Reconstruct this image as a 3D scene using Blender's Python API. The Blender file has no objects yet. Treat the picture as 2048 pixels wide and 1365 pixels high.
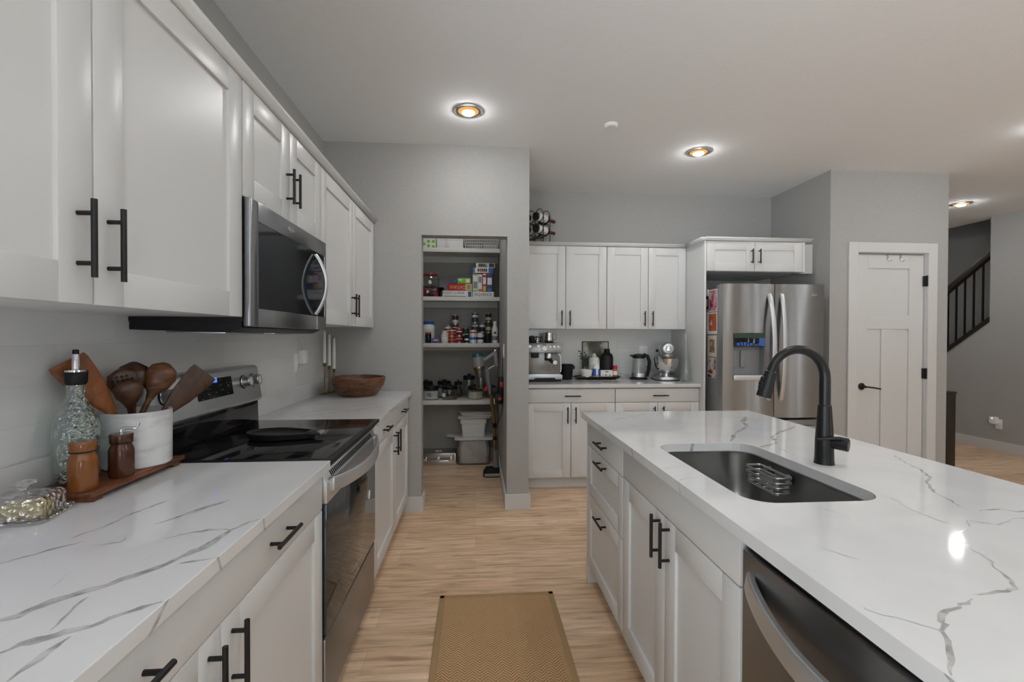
import bpy, bmesh, math, random
from mathutils import Vector, Matrix

SC = bpy.context.scene
COL = SC.collection
PI = math.pi
random.seed(7)

# ---------------------------------------------------------------- camera
F_PX, YAW, PITCH, ROLL, CAM_H = 921.87, 0.0784, -0.0103, 0.0029, 1.3265
cd = bpy.data.cameras.new('camera'); cam = bpy.data.objects.new('camera', cd); COL.objects.link(cam)
cd.sensor_width = 36.0; cd.lens = F_PX / 2048 * 36; cd.clip_start = 0.02; cd.clip_end = 60
_c, _s, _cp, _sp = math.cos(YAW), math.sin(YAW), math.cos(PITCH), math.sin(PITCH)
_F = Vector((_s*_cp, _c*_cp, _sp)); _R = Vector((_c, -_s, 0)); _U = Vector((-_sp*_s, -_sp*_c, _cp))
_cr, _sr = math.cos(ROLL), math.sin(ROLL)
_R, _U = _R*_cr + _U*_sr, _U*_cr - _R*_sr
cam.matrix_world = Matrix(((_R.x, _U.x, -_F.x, 0), (_R.y, _U.y, -_F.y, 0), (_R.z, _U.z, -_F.z, CAM_H), (0, 0, 0, 1)))
SC.camera = cam

# ---------------------------------------------------------------- world, exposure
SC.view_settings.view_transform = 'Standard'; SC.view_settings.look = 'None'
SC.view_settings.gamma = 1; SC.view_settings.use_curve_mapping = False
SC.view_settings.exposure = -0.19
SKY, GROUND_FILL = 2.2, 10.0     # sky strength, and added fill strength below the horizon
w = bpy.data.worlds.new('daylight'); SC.world = w; w.use_nodes = True
_N, _L = w.node_tree.nodes, w.node_tree.links
_tc = _N.new('ShaderNodeTexCoord'); _sp = _N.new('ShaderNodeSeparateXYZ'); _mr = _N.new('ShaderNodeMapRange')
_mr.inputs[1].default_value, _mr.inputs[2].default_value = -.06, .06     # lower half made brighter than the sky to lift the ceiling
_mr.inputs[3].default_value, _mr.inputs[4].default_value = GROUND_FILL, SKY
_L.new(_tc.outputs['Generated'], _sp.inputs[0]); _L.new(_sp.outputs[2], _mr.inputs[0])
_N['Background'].inputs[0].default_value = (0.86, 0.94, 1.0, 1); _L.new(_mr.outputs[0], _N['Background'].inputs[1])
LAMP = 345            # strength of every downlight emitter

# ---------------------------------------------------------------- materials
def pbr(name, col, rough=0.5, metal=0.0, **kw):
    m = bpy.data.materials.new(name); m.use_nodes = True
    b = m.node_tree.nodes['Principled BSDF']
    b.inputs['Base Color'].default_value = (*col, 1); b.inputs['Roughness'].default_value = rough
    b.inputs['Metallic'].default_value = metal
    for k, v in kw.items(): b.inputs[k.replace('_', ' ')].default_value = v
    return m
def nodes(m): return m.node_tree.nodes, m.node_tree.links, m.node_tree.nodes['Principled BSDF']
def noise_mix(m, c1, c2, scale=(1, 1, 1), nscale=8, detail=4, lo=.35, hi=.65, coord='Object', bump=0, rough=None):
    N, L, b = nodes(m)
    tc = N.new('ShaderNodeTexCoord'); mp = N.new('ShaderNodeMapping'); mp.inputs['Scale'].default_value = scale
    nz = N.new('ShaderNodeTexNoise'); nz.inputs['Scale'].default_value = nscale; nz.inputs['Detail'].default_value = detail
    rp = N.new('ShaderNodeValToRGB'); rp.color_ramp.elements[0].position = lo; rp.color_ramp.elements[1].position = hi
    rp.color_ramp.elements[0].color = (*c1, 1); rp.color_ramp.elements[1].color = (*c2, 1)
    L.new(tc.outputs[coord], mp.inputs[0]); L.new(mp.outputs[0], nz.inputs[0]); L.new(nz.outputs[0], rp.inputs[0])
    L.new(rp.outputs[0], b.inputs['Base Color'])
    if bump:
        bp = N.new('ShaderNodeBump'); bp.inputs['Strength'].default_value = bump; bp.inputs['Distance'].default_value = .002
        L.new(nz.outputs[0], bp.inputs['Height']); L.new(bp.outputs[0], b.inputs['Normal'])
    if rough:
        mr = N.new('ShaderNodeMapRange'); mr.inputs[3].default_value, mr.inputs[4].default_value = rough
        L.new(nz.outputs[0], mr.inputs[0]); L.new(mr.outputs[0], b.inputs['Roughness'])
    return m

M = {}
M['wall'] = noise_mix(pbr('wall_paint', (.42, .42, .405), .75), (.385, .378, .362), (.405, .398, .382), nscale=60, bump=.015)
M['ceil'] = noise_mix(pbr('ceiling_paint', (.88, .88, .88), .9), (.85, .87, .885), (.87, .89, .905), nscale=90, bump=.015)
M['cab'] = pbr('cabinet_white', (.66, .66, .65), .33)
M['trim'] = pbr('trim_white', (.62, .62, .61), .4)
M['black'] = pbr('black_metal', (.009, .009, .009), .34, 0, Specular_IOR_Level=.35)
M['blackp'] = pbr('black_plastic', (.010, .010, .011), .42, Specular_IOR_Level=.28)
M['rubber'] = pbr('dark_gap', (.006, .006, .006), .8)
M['bglass'] = pbr('black_glass', (.008, .008, .009), .06)
M['tglass'] = pbr('tinted_mirror_glass', (.012, .012, .013), .06, IOR=2.0)
M['tglass'].node_tree.nodes['Principled BSDF'].inputs['Specular Tint'].default_value = (.62, .78, 1.0, 1)
M['chrome'] = pbr('chrome', (.75, .75, .76), .12, 1)
M['nickel'] = pbr('satin_metal', (.55, .55, .55), .3, 1)
M['white'] = pbr('white_plastic', (.86, .86, .84), .4)
M['shelf'] = pbr('shelf_white', (.70, .70, .68), .5)
M['grey'] = pbr('grey_plastic', (.22, .22, .23), .4)
M['burner'] = pbr('burner_print', (.035, .035, .036), .12)
M['red'] = pbr('red_gloss', (.45, .012, .02), .35)
M['blue'] = pbr('blue_gloss', (.03, .12, .45), .35)
M['teal'] = pbr('teal_gloss', (.008, .10, .10), .3)
M['green'] = pbr('green_gloss', (.22, .50, .03), .45)
M['yellow'] = pbr('butter', (.60, .48, .12), .5)
M['gold'] = pbr('brass', (.30, .225, .10), .3, 1)
M['wax'] = pbr('candle_wax', (.80, .78, .72), .5)
M['ink'] = pbr('ink', (.02, .02, .02), .6)
M['inkw'] = pbr('white_ink', (.8, .8, .8), .6)
M['orange'] = pbr('orange_print', (.5, .13, .03), .5)
M['brown'] = pbr('brown_print', (.10, .06, .035), .5)
M['cream'] = pbr('cream', (.72, .68, .55), .45)
M['navy'] = pbr('navy_print', (.03, .06, .16), .4)
M['dkgreen'] = pbr('dark_green', (.02, .05, .025), .4)
M['paper'] = pbr('paper', (.74, .74, .72), .7)
M['darkwood'] = pbr('dark_stained_wood', (.022, .014, .010), .4)
M['bottleglass'] = pbr('wine_bottle_glass', (.008, .015, .01), .08)
M['wine_red'] = pbr('wine_capsule', (.10, .008, .015), .4)

def glassmat(name, col, rough=.02, ior=1.45, mix=.75, blend=.35):
    # thin clear glass that still lets light through: glossy over transparent
    m = bpy.data.materials.new(name); m.use_nodes = True; N = m.node_tree.nodes; L = m.node_tree.links
    out = N['Material Output']; N.remove(N['Principled BSDF'])
    t = N.new('ShaderNodeBsdfTransparent'); t.inputs[0].default_value = (*col, 1)
    g = N.new('ShaderNodeBsdfGlossy'); g.inputs[1].default_value = rough; g.inputs[0].default_value = (.95, .95, .95, 1)
    f = N.new('ShaderNodeLayerWeight'); f.inputs[0].default_value = blend
    mr = N.new('ShaderNodeMapRange'); mr.inputs[3].default_value = 1-mix-.17 if mix < .8 else .05; mr.inputs[4].default_value = .85
    mx = N.new('ShaderNodeMixShader'); L.new(f.outputs['Facing'], mr.inputs[0]); L.new(mr.outputs[0], mx.inputs[0])
    L.new(t.outputs[0], mx.inputs[1]); L.new(g.outputs[0], mx.inputs[2]); L.new(mx.outputs[0], out.inputs[0])
    return m, N, L, g
M['glass'] = glassmat('clear_glass', (.90, .93, .92), blend=.16)[0]
_m, _N, _L, _g = glassmat('green_tint_pressed_glass', (.62, .76, .70), .04, mix=.62)
_n = _N.new('ShaderNodeTexNoise'); _n.inputs['Scale'].default_value = 70; _tc = _N.new('ShaderNodeTexCoord'); _L.new(_tc.outputs['Object'], _n.inputs[0])
_b = _N.new('ShaderNodeBump'); _b.inputs['Strength'].default_value = 1; _b.inputs['Distance'].default_value = .012
_L.new(_n.outputs[0], _b.inputs['Height']); _L.new(_b.outputs[0], _g.inputs['Normal']); M['pressed'] = _m
_m, _N, _L, _g = glassmat('cut_crystal', (.93, .94, .94), .05, mix=.48)
_n = _N.new('ShaderNodeTexVoronoi'); _n.inputs['Scale'].default_value = 75; _tc = _N.new('ShaderNodeTexCoord'); _L.new(_tc.outputs['Object'], _n.inputs[0])
_b = _N.new('ShaderNodeBump'); _b.inputs['Strength'].default_value = 1; _b.inputs['Distance'].default_value = .008
_L.new(_n.outputs[0], _b.inputs['Height']); _L.new(_b.outputs[0], _g.inputs['Normal']); M['crystal'] = _m
_m, _N, _L, _g = glassmat('frosted_bin_plastic', (.86, .87, .87), .3, mix=.76, blend=.25); M['frost'] = _m
M['smoke'] = glassmat('smoky_clear_plastic', (.55, .55, .55), .05)[0]

def steel(name, col, rough, axis, aniso=.75):
    m = pbr(name, col, rough, 1.0); N, L, b = nodes(m)
    tg = N.new('ShaderNodeTangent'); tg.direction_type = 'RADIAL'; tg.axis = 'Z'
    b.inputs['Anisotropic'].default_value = aniso; b.inputs['Anisotropic Rotation'].default_value = ANROT; L.new(tg.outputs[0], b.inputs['Tangent'])
    tc = N.new('ShaderNodeTexCoord'); mp = N.new('ShaderNodeMapping'); mp.inputs['Scale'].default_value = axis
    nz = N.new('ShaderNodeTexNoise'); nz.inputs['Scale'].default_value = 1; nz.inputs['Detail'].default_value = 3
    mr = N.new('ShaderNodeMapRange'); mr.inputs[3].default_value = rough*.92; mr.inputs[4].default_value = rough*1.08
    L.new(tc.outputs['Object'], mp.inputs[0]); L.new(mp.outputs[0], nz.inputs[0]); L.new(nz.outputs[0], mr.inputs[0])
    return m
ANROT = 0.25
M['steel_x'] = steel('brushed_steel_across_x', (.33, .335, .34), .30, (4, 4, 700), .95)     # grain along x and y
M['steel_y'] = steel('brushed_steel_across_y', (.31, .32, .335), .30, (4, 4, 700), .9)
M['sinksteel'] = steel('sink_steel', (.34, .34, .33), .33, (500, 6, 6))
M['steel_lt'] = pbr('light_brushed_steel', (.60, .62, .64), .36, .85)
M['steel_mid'] = pbr('mid_steel', (.27, .27, .265), .30, 1)

def wood(name, c1, c2, scale, rough=.4, ns=6):
    m = pbr(name, c1, rough); N, L, b = nodes(m)
    tc = N.new('ShaderNodeTexCoord'); mp = N.new('ShaderNodeMapping'); mp.inputs['Scale'].default_value = scale
    nz = N.new('ShaderNodeTexNoise'); nz.inputs['Scale'].default_value = ns; nz.inputs['Detail'].default_value = 6; nz.inputs['Distortion'].default_value = 1.2
    rp = N.new('ShaderNodeValToRGB'); rp.color_ramp.elements[0].position = .3; rp.color_ramp.elements[1].position = .7
    rp.color_ramp.elements[0].color = (*c1, 1); rp.color_ramp.elements[1].color = (*c2, 1)
    L.new(tc.outputs['Object'], mp.inputs[0]); L.new(mp.outputs[0], nz.inputs[0]); L.new(nz.outputs[0], rp.inputs[0]); L.new(rp.outputs[0], b.inputs['Base Color'])
    return m
M['walnut'] = wood('walnut_bowl', (.045, .018, .009), (.21, .085, .035), (2, 2, 9), .38)
M['utensil'] = wood('dark_utensil_wood', (.035, .015, .008), (.10, .04, .018), (5, 5, 2), .35)
M['utensil2'] = wood('orange_utensil_wood', (.17, .050, .012), (.34, .105, .024), (5, 5, 2), .38)
M['acacia'] = wood('acacia_board', (.07, .022, .010), (.22, .075, .028), (9, 2, 9), .42)
M['amber'] = wood('amber_stained_wood', (.17, .055, .010), (.28, .098, .020), (2, 2, 1), .13, 3)
M['brownjar'] = wood('brown_stained_wood', (.045, .014, .006), (.10, .03, .012), (2, 2, 1), .13, 3)

# vinyl plank floor: planks run along x
m = pbr('vinyl_plank', (.3, .2, .12), .42); N, L, b = nodes(m)
tc = N.new('ShaderNodeTexCoord'); br = N.new('ShaderNodeTexBrick')
br.inputs['Scale'].default_value = 1; br.inputs['Brick Width'].default_value = 1.22; br.inputs['Row Height'].default_value = .152
br.inputs['Mortar Size'].default_value = .0007; br.offset = .37; br.inputs['Mortar Smooth'].default_value = 1; br.inputs['Bias'].default_value = 0
br.inputs['Color1'].default_value = (.66, .455, .29, 1); br.inputs['Color2'].default_value = (.82, .60, .415, 1); br.inputs['Mortar'].default_value = (.40, .28, .18, 1)
L.new(tc.outputs['Object'], br.inputs[0])
mp = N.new('ShaderNodeMapping'); mp.inputs['Scale'].default_value = (2.3, 26, 1); L.new(tc.outputs['Object'], mp.inputs[0])
nz = N.new('ShaderNodeTexNoise'); nz.inputs['Scale'].default_value = 1.5; nz.inputs['Detail'].default_value = 5; nz.inputs['Roughness'].default_value = .6; nz.inputs['Distortion'].default_value = .5
L.new(mp.outputs[0], nz.inputs[0])
rp = N.new('ShaderNodeValToRGB'); e = rp.color_ramp.elements; e[0].position = .30; e[0].color = (.62, .56, .52, 1); e[1].position = .70; e[1].color = (1.27, 1.26, 1.25, 1)
x = e.new(.47); x.color = (.98, .96, .94, 1); L.new(nz.outputs[0], rp.inputs[0])
mu = N.new('ShaderNodeMix'); mu.data_type = 'RGBA'; mu.blend_type = 'MULTIPLY'; mu.inputs[0].default_value = 1
L.new(br.outputs[0], mu.inputs[6]); L.new(rp.outputs[0], mu.inputs[7])
# knots: short dark streaks
mp2 = N.new('ShaderNodeMapping'); mp2.inputs['Scale'].default_value = (2.6, 15, 1); L.new(tc.outputs['Object'], mp2.inputs[0])
nk = N.new('ShaderNodeTexNoise'); nk.inputs['Scale'].default_value = 1.3; nk.inputs['Detail'].default_value = 3; L.new(mp2.outputs[0], nk.inputs[0])
rk = N.new('ShaderNodeValToRGB'); rk.color_ramp.elements[0].position = .64; rk.color_ramp.elements[1].position = .76
rk.color_ramp.elements[0].color = (1, 1, 1, 1); rk.color_ramp.elements[1].color = (.42, .36, .32, 1); L.new(nk.outputs[0], rk.inputs[0])
m2 = N.new('ShaderNodeMix'); m2.data_type = 'RGBA'; m2.blend_type = 'MULTIPLY'; m2.inputs[0].default_value = 1
L.new(mu.outputs[2], m2.inputs[6]); L.new(rk.outputs[0], m2.inputs[7]); L.new(m2.outputs[2], b.inputs['Base Color'])
M['floor'] = m

# quartz with faint procedural clouds; the drawn veins use the second material
M['quartz'] = noise_mix(pbr('white_quartz', (.70, .70, .69), .06), (.64, .64, .635), (.69, .69, .685), nscale=5, detail=8, lo=.3, hi=.55)
M['vein'] = noise_mix(pbr('quartz_vein', (.36, .36, .34), .12), (.30, .30, .285), (.56, .56, .545), nscale=40)
M['veinthin'] = noise_mix(pbr('quartz_vein_faint', (.48, .48, .46), .12), (.42, .42, .405), (.62, .62, .61), nscale=50)
M['marble'] = noise_mix(pbr('crock_marble', (.66, .66, .65), .3), (.52, .52, .52), (.70, .70, .69), scale=(3, 3, 9), nscale=3, detail=9, lo=.36, hi=.52)

# backsplash: long glossy tiles laid in courses
m = pbr('glossy_wall_tile', (.45, .45, .44), .13); N, L, b = nodes(m)
tc = N.new('ShaderNodeTexCoord'); sp = N.new('ShaderNodeSeparateXYZ'); cb = N.new('ShaderNodeCombineXYZ'); ad = N.new('ShaderNodeMath')
L.new(tc.outputs['Object'], sp.inputs[0]); L.new(sp.outputs[0], ad.inputs[0]); L.new(sp.outputs[1], ad.inputs[1])
L.new(ad.outputs[0], cb.inputs[0]); L.new(sp.outputs[2], cb.inputs[1])
br = N.new('ShaderNodeTexBrick'); br.inputs['Scale'].default_value = 1; br.inputs['Brick Width'].default_value = .41; br.inputs['Row Height'].default_value = .1
br.inputs['Mortar Size'].default_value = .0008; br.inputs['Bias'].default_value = 0; br.inputs['Mortar Smooth'].default_value = .5
br.inputs['Color1'].default_value = (.70, .70, .685, 1); br.inputs['Color2'].default_value = (.76, .76, .745, 1); br.inputs['Mortar'].default_value = (.62, .62, .61, 1)
L.new(cb.outputs[0], br.inputs[0]); L.new(br.outputs[0], b.inputs['Base Color'])
M['tile'] = m

# woven sisal rug
m = pbr('woven_sisal', (.36, .24, .12), .95); N, L, b = nodes(m)
tc = N.new('ShaderNodeTexCoord'); wv = N.new('ShaderNodeTexWave'); wv.wave_type = 'BANDS'; wv.bands_direction = 'DIAGONAL'
mp = N.new('ShaderNodeMapping'); L.new(tc.outputs['Object'], mp.inputs[0])
sx = N.new('ShaderNodeSeparateXYZ'); L.new(mp.outputs[0], sx.inputs[0])
pp = N.new('ShaderNodeMath'); pp.operation = 'PINGPONG'; pp.inputs[1].default_value = .03; L.new(sx.outputs[0], pp.inputs[0])
cx = N.new('ShaderNodeCombineXYZ'); L.new(pp.outputs[0], cx.inputs[0]); L.new(sx.outputs[1], cx.inputs[1])
wv.inputs['Scale'].default_value = 42; wv.inputs['Distortion'].default_value = 1.2; wv.inputs['Detail'].default_value = 3; wv.inputs['Detail Scale'].default_value = 12
L.new(cx.outputs[0], wv.inputs[0])
rp = N.new('ShaderNodeValToRGB'); rp.color_ramp.elements[0].color = (.34, .19, .08, 1); rp.color_ramp.elements[1].color = (.74, .47, .245, 1)
L.new(wv.outputs[0], rp.inputs[0]); L.new(rp.outputs[0], b.inputs['Base Color'])
bp = N.new('ShaderNodeBump'); bp.inputs['Strength'].default_value = .8; bp.inputs['Distance'].default_value = .003
L.new(wv.outputs[0], bp.inputs['Height']); L.new(bp.outputs[0], b.inputs['Normal'])
M['sisal'] = m
M['sisalb'] = pbr('rug_binding', (.40, .255, .125), .9)

def emit(name, col, s):
    m = bpy.data.materials.new(name); m.use_nodes = True; N = m.node_tree.nodes; N.remove(N['Principled BSDF'])
    e = N.new('ShaderNodeEmission'); e.inputs[0].default_value = (*col, 1); e.inputs[1].default_value = s
    m.node_tree.links.new(e.outputs[0], N['Material Output'].inputs[0]); return m
M['led'] = emit('downlight_emitter', (.985, .985, .985), LAMP)
M['ledrim'] = emit('downlight_warm_lens', (1.0, .50, .13), 1.05)
M['pled'] = emit('pantry_fill_diffuser', (1, .985, .96), 26)
M['violet'] = emit('violet_led', (.25, .10, 1), 9)
M['display'] = emit('blue_display', (.10, .25, 1.0), 1.2)
M['ledpt'] = emit('indicator', (1, 1, 1), 1.5)

# ---------------------------------------------------------------- mesh builder
def sgnpow(v, e): return math.copysign(abs(v)**e, v)
class MB:
    def __init__(self): self.bm = bmesh.new(); self.mi = 0
    def _mark(self, n0):
        self.bm.faces.ensure_lookup_table()
        for f in self.bm.faces[n0:]: f.material_index = self.mi
    def box(self, x0, x1, y0, y1, z0, z1, bev=0, seg=2):
        x0, x1 = sorted((x0, x1)); y0, y1 = sorted((y0, y1)); z0, z1 = sorted((z0, z1))
        n0 = len(self.bm.faces)
        vs = [self.bm.verts.new(p) for p in ((x0,y0,z0),(x1,y0,z0),(x1,y1,z0),(x0,y1,z0),(x0,y0,z1),(x1,y0,z1),(x1,y1,z1),(x0,y1,z1))]
        fs = [self.bm.faces.new([vs[i] for i in q]) for q in ((3,2,1,0),(4,5,6,7),(0,1,5,4),(1,2,6,5),(2,3,7,6),(3,0,4,7))]
        for f in fs: f.material_index = self.mi
        if bev:
            es = list({e for f in fs for e in f.edges})
            r = bmesh.ops.bevel(self.bm, geom=es, offset=bev, segments=seg, affect='EDGES', profile=.5)
            for f in r['faces']: f.material_index = self.mi
        return self
    def tbox(self, mat, sx, sy, sz, bev=0):     # box centred at mat
        b = MB(); b.mi = self.mi; b.box(-sx/2, sx/2, -sy/2, sy/2, -sz/2, sz/2, bev); b.bm.transform(mat); self.join(b); return self
    def join(self, o):
        me = bpy.data.meshes.new('tmp'); o.bm.to_mesh(me); self.bm.from_mesh(me); bpy.data.meshes.remove(me); o.bm.free(); return self
    def rings(self, rings, cap0=True, cap1=True, closed=True):
        R = [[self.bm.verts.new(p) for p in r] for r in rings]; fs = []
        for a, c in zip(R, R[1:]):
            n = len(a)
            for i in range(n if closed else n-1):
                j = (i+1) % n
                fs.append(self.bm.faces.new((a[i], a[j], c[j], c[i])))
        if cap0: fs.append(self.bm.faces.new(R[0][::-1]))
        if cap1: fs.append(self.bm.faces.new(R[-1]))
        for f in fs: f.material_index = self.mi; f.smooth = True
        return self
    def lathe(self, prof, c=(0, 0, 0), n=32, cap0=True, cap1=True, axis=None, sq=None):
        # prof: (r, z) pairs from bottom to top
        c = Vector(c); rot = Matrix.Identity(3)
        if axis is not None: rot = Vector((0, 0, 1)).rotation_difference(Vector(axis)).to_matrix()
        rr = []
        for r, z in prof:
            r = max(r, 1e-5); ring = []
            for i in range(n):
                a = 2*PI*i/n; rx, ry = math.cos(a), math.sin(a)
                if sq: k = (abs(rx)**sq + abs(ry)**sq)**(-1/sq); rx, ry = rx*k, ry*k
                ring.append(c + rot @ Vector((r*rx, r*ry, z)))
            rr.append(ring)
        return self.rings(rr, cap0, cap1)
    def cyl(self, p0, p1, r, r1=None, n=16):
        p0, p1 = Vector(p0), Vector(p1); d = p1-p0
        return self.lathe([(r, 0), (r if r1 is None else r1, d.length)], p0, n, axis=d.normalized())
    def tube(self, pts, r, n=10, closed=False, flat=None, up=(0, 0, 1), sq=2):
        # r: radius or list; flat: (a, b) elliptical half sizes along side / normal
        P = [Vector(p) for p in pts]; k = len(P); rs = r if isinstance(r, (list, tuple)) else [r]*k; rr = []; prev = None
        for i, p in enumerate(P):
            if closed: t = P[(i+1) % k]-P[i-1]
            else: t = P[min(i+1, k-1)]-P[max(i-1, 0)]
            t.normalize()
            if prev is None:
                u = Vector(up); u = u - t*u.dot(t)
                if u.length < 1e-4: u = Vector((1, 0, 0)); u = u - t*u.dot(t)
            else: u = prev - t*prev.dot(t)
            u.normalize(); prev = u; s = t.cross(u)
            a, b_ = (flat if flat else (rs[i], rs[i]))
            if flat and isinstance(r, (list, tuple)): a, b_ = a*rs[i], b_*rs[i]
            rr.append([p + s*(a*sgnpow(math.cos(2*PI*j/n), 2/sq)) + u*(b_*sgnpow(math.sin(2*PI*j/n), 2/sq)) for j in range(n)])
        if closed: rr.append(rr[0]); self.rings(rr, False, False); bmesh.ops.remove_doubles(self.bm, verts=self.bm.verts, dist=1e-6); return self
        return self.rings(rr)
    def sphere(self, c, r, n=16, m=10, sc=(1, 1, 1), rot=None):
        c = Vector(c); rr = []
        for i in range(m+1):
            th = PI*i/m; rad = max(math.sin(th), 1e-4)
            ring = []
            for j in range(n):
                v = Vector((r*rad*math.cos(2*PI*j/n)*sc[0], r*rad*math.sin(2*PI*j/n)*sc[1], -r*math.cos(th)*sc[2]))
                if rot is not None: v = rot @ v
                ring.append(c+v)
            rr.append(ring)
        return self.rings(rr)
    def prism(self, poly, ax, a0, a1, bev=0):    # poly of 2-D points in the two other axes, extruded along ax
        def P(p, t): return {'x': (t, p[0], p[1]), 'y': (p[0], t, p[1]), 'z': (p[0], p[1], t)}[ax]
        n0 = len(self.bm.faces)
        A = [self.bm.verts.new(P(p, a0)) for p in poly]; B = [self.bm.verts.new(P(p, a1)) for p in poly]; n = len(poly); fs = []
        for i in range(n): fs.append(self.bm.faces.new((A[i], A[(i+1) % n], B[(i+1) % n], B[i])))
        fs.append(self.bm.faces.new(A[::-1])); fs.append(self.bm.faces.new(B))
        bmesh.ops.recalc_face_normals(self.bm, faces=fs)
        for f in fs: f.material_index = self.mi
        if bev:
            r = bmesh.ops.bevel(self.bm, geom=list({e for f in fs for e in f.edges}), offset=bev, segments=2, affect='EDGES', profile=.5)
            for f in r['faces']: f.material_index = self.mi
        return self
    def xf(self, mat): self.bm.transform(mat); return self
    def build(self, name, mat, parent=None, world=False, smooth=True, ang=35):
        mats = mat if isinstance(mat, (list, tuple)) else [mat]
        bmesh.ops.recalc_face_normals(self.bm, faces=self.bm.faces[:])
        if parent is not None and world: self.bm.transform(world_inv(parent))
        me = bpy.data.meshes.new(name); self.bm.to_mesh(me); self.bm.free()
        for k in mats: me.materials.append(M[k] if isinstance(k, str) else k)
        if smooth:
            for p in me.polygons: p.use_smooth = True
            try: me.set_sharp_from_angle(angle=math.radians(ang))
            except Exception: pass
        o = bpy.data.objects.new(name, me); COL.objects.link(o)
        if parent is not None: o.parent = parent
        return o
def world_inv(o):
    m = o.matrix_basis.copy()
    while o.parent is not None: o = o.parent; m = o.matrix_basis @ m
    return m.inverted()
def thing(name, label, cat, loc=(0, 0, 0), rz=0, group=None):
    o = bpy.data.objects.new(name, None); COL.objects.link(o); o.empty_display_size = .05
    o.matrix_basis = Matrix.Translation(loc) @ Matrix.Rotation(rz, 4, 'Z')
    return tag(o, label, cat, group)
def tag(o, label, cat, group=None):
    o['label'] = label; o['category'] = cat
    if group: o['group'] = group
    return o
def struct(name, mb, mat, **k):
    o = mb.build(name, mat, smooth=False); o['kind'] = 'structure'; return o
def text(name, s, size, mat, parent, origin, right, up, extrude=.0004, align='CENTER', sx=1.0, flip=False):
    cu = bpy.data.curves.new(name, 'FONT'); cu.body = s; cu.size = size; cu.extrude = extrude; cu.align_x = align; cu.align_y = 'CENTER'
    t = bpy.data.objects.new('tmp_text', cu); COL.objects.link(t)
    dg = bpy.context.evaluated_depsgraph_get(); me = bpy.data.meshes.new_from_object(t.evaluated_get(dg)); bpy.data.objects.remove(t); bpy.data.curves.remove(cu)
    r, u = Vector(right).normalized(), Vector(up).normalized()
    if flip: r, u = -r, -u
    n = r.cross(u); mt = Matrix(((r.x*sx, u.x, n.x, origin[0]), (r.y*sx, u.y, n.y, origin[1]), (r.z*sx, u.z, n.z, origin[2]), (0, 0, 0, 1)))
    me.transform(world_inv(parent) @ mt if parent is not None else mt)
    me.materials.clear(); me.materials.append(M[mat]); me.name = name
    o = bpy.data.objects.new(name, me); COL.objects.link(o); o.parent = parent
    return o
def rrect(x0, x1, y0, y1, r, n=6):
    pts = []
    for cx, cy, a in ((x1-r, y1-r, 0), (x0+r, y1-r, PI/2), (x0+r, y0+r, PI), (x1-r, y0+r, 1.5*PI)):
        for i in range(n+1): t = a + PI/2*i/n; pts.append((cx+r*math.cos(t), cy+r*math.sin(t)))
    return pts

# ================================================================ SETTING
H = 2.763
XW, YP, YB, YPB, XR, YD, XD, XS = -1.124, 3.51, 4.545, 5.0, 3.034, 3.743, 4.133, 6.1
def sbox(name, mat, *a, bev=0): return struct(name, MB().box(*a, bev=bev), mat)
sbox('floor', 'floor', XW-.12, 7.3, -4.8, 7.1, -.06, 0)
mb = MB(); mb.box(XW-.12, XS+.11, -4.8, 7.1, H, H+.1); struct('ceiling', mb, 'ceil')
sbox('ceiling_stairwell', 'ceil', XS, 7.3, 4.4, 7.1, 4.3, 4.4)
mb = MB(); mb.box(XW-.12, XW, -.45, YPB+.1, 0, H); mb.box(XW-.12, XW, -4.8, -4.5, 0, H)
mb.box(XW-.12, XW, -4.5, -.45, 2.5, H); mb.box(XW-.12, XW, -4.5, -.45, 0, .08); struct('wall_left', mb, 'wall')
mb = MB()
for y in (-4.5, -3.17, -1.84, -.51): mb.box(XW-.09, XW-.03, y, y+.06, .08, 2.5)
for z in (.08, 2.44): mb.box(XW-.09, XW-.03, -4.5, -.45, z, z+.06)
struct('window_2', mb, 'trim')  # unseen window added to throw side fill on the island front
OP0, OP1, OPZ = -.408, .238, 2.086
mb = MB(); mb.box(XW, OP0, YP, YP+.115, 0, H); mb.box(OP0, OP1, YP, YP+.115, OPZ, H); struct('wall_pantry_front', mb, 'wall')
sbox('wall_pantry_right', 'wall', OP1, .4055, YP, YPB, 0, H)
sbox('wall_pantry_back', 'wall', XW, .4055, YPB, YPB+.1, 0, H)
sbox('wall_back', 'wall', .4055, XR+.11, YB, YB+.11, 0, H)
sbox('wall_fridge_side', 'wall', XR, XR+.11, YD+.115, YB, 0, H)
D0, D1, DZ = 3.282, 3.935, 2.062
mb = MB(); mb.box(XR, D0, YD, YD+.115, 0, H); mb.box(D1, XD, YD, YD+.115, 0, H); mb.box(D0, D1, YD, YD+.115, DZ, H); struct('wall_door', mb, 'wall')
sbox('wall_hall', 'wall', XD-.115, XD, YD+.115, 7, 0, H)
mb = MB(); RW = ((-3.2, -2.75), (-1.35, -.95)); ya = -4.8
for w0, w1 in RW: mb.box(XS, XS+.11, ya, w0, 0, H); mb.box(XS, XS+.11, w0, w1, 2.4, H); mb.box(XS, XS+.11, w0, w1, 0, .1); ya = w1
mb.box(XS, XS+.11, ya, 5.03, 0, H)
mb.prism([(5.03, 0), (5.03, 1.515), (6.6, .30), (7.0, .0)], 'x', XS, XS+.11); struct('wall_right', mb, 'wall')
sbox('wall_stair_far', 'wall', 7.1, 7.2, 4.4, 7.1, 0, 4.3)
sbox('wall_stair_near', 'wall', XS+.11, 7.1, 4.4, 4.5, 0, 4.3)
sbox('wall_stair_head', 'wall', XS, XS+.11, 4.4, 7.0, H+.1, 4.3)
sbox('wall_hall_end', 'wall', XD-.115, 7.2, 7.0, 7.1, 0, 4.3)
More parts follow.
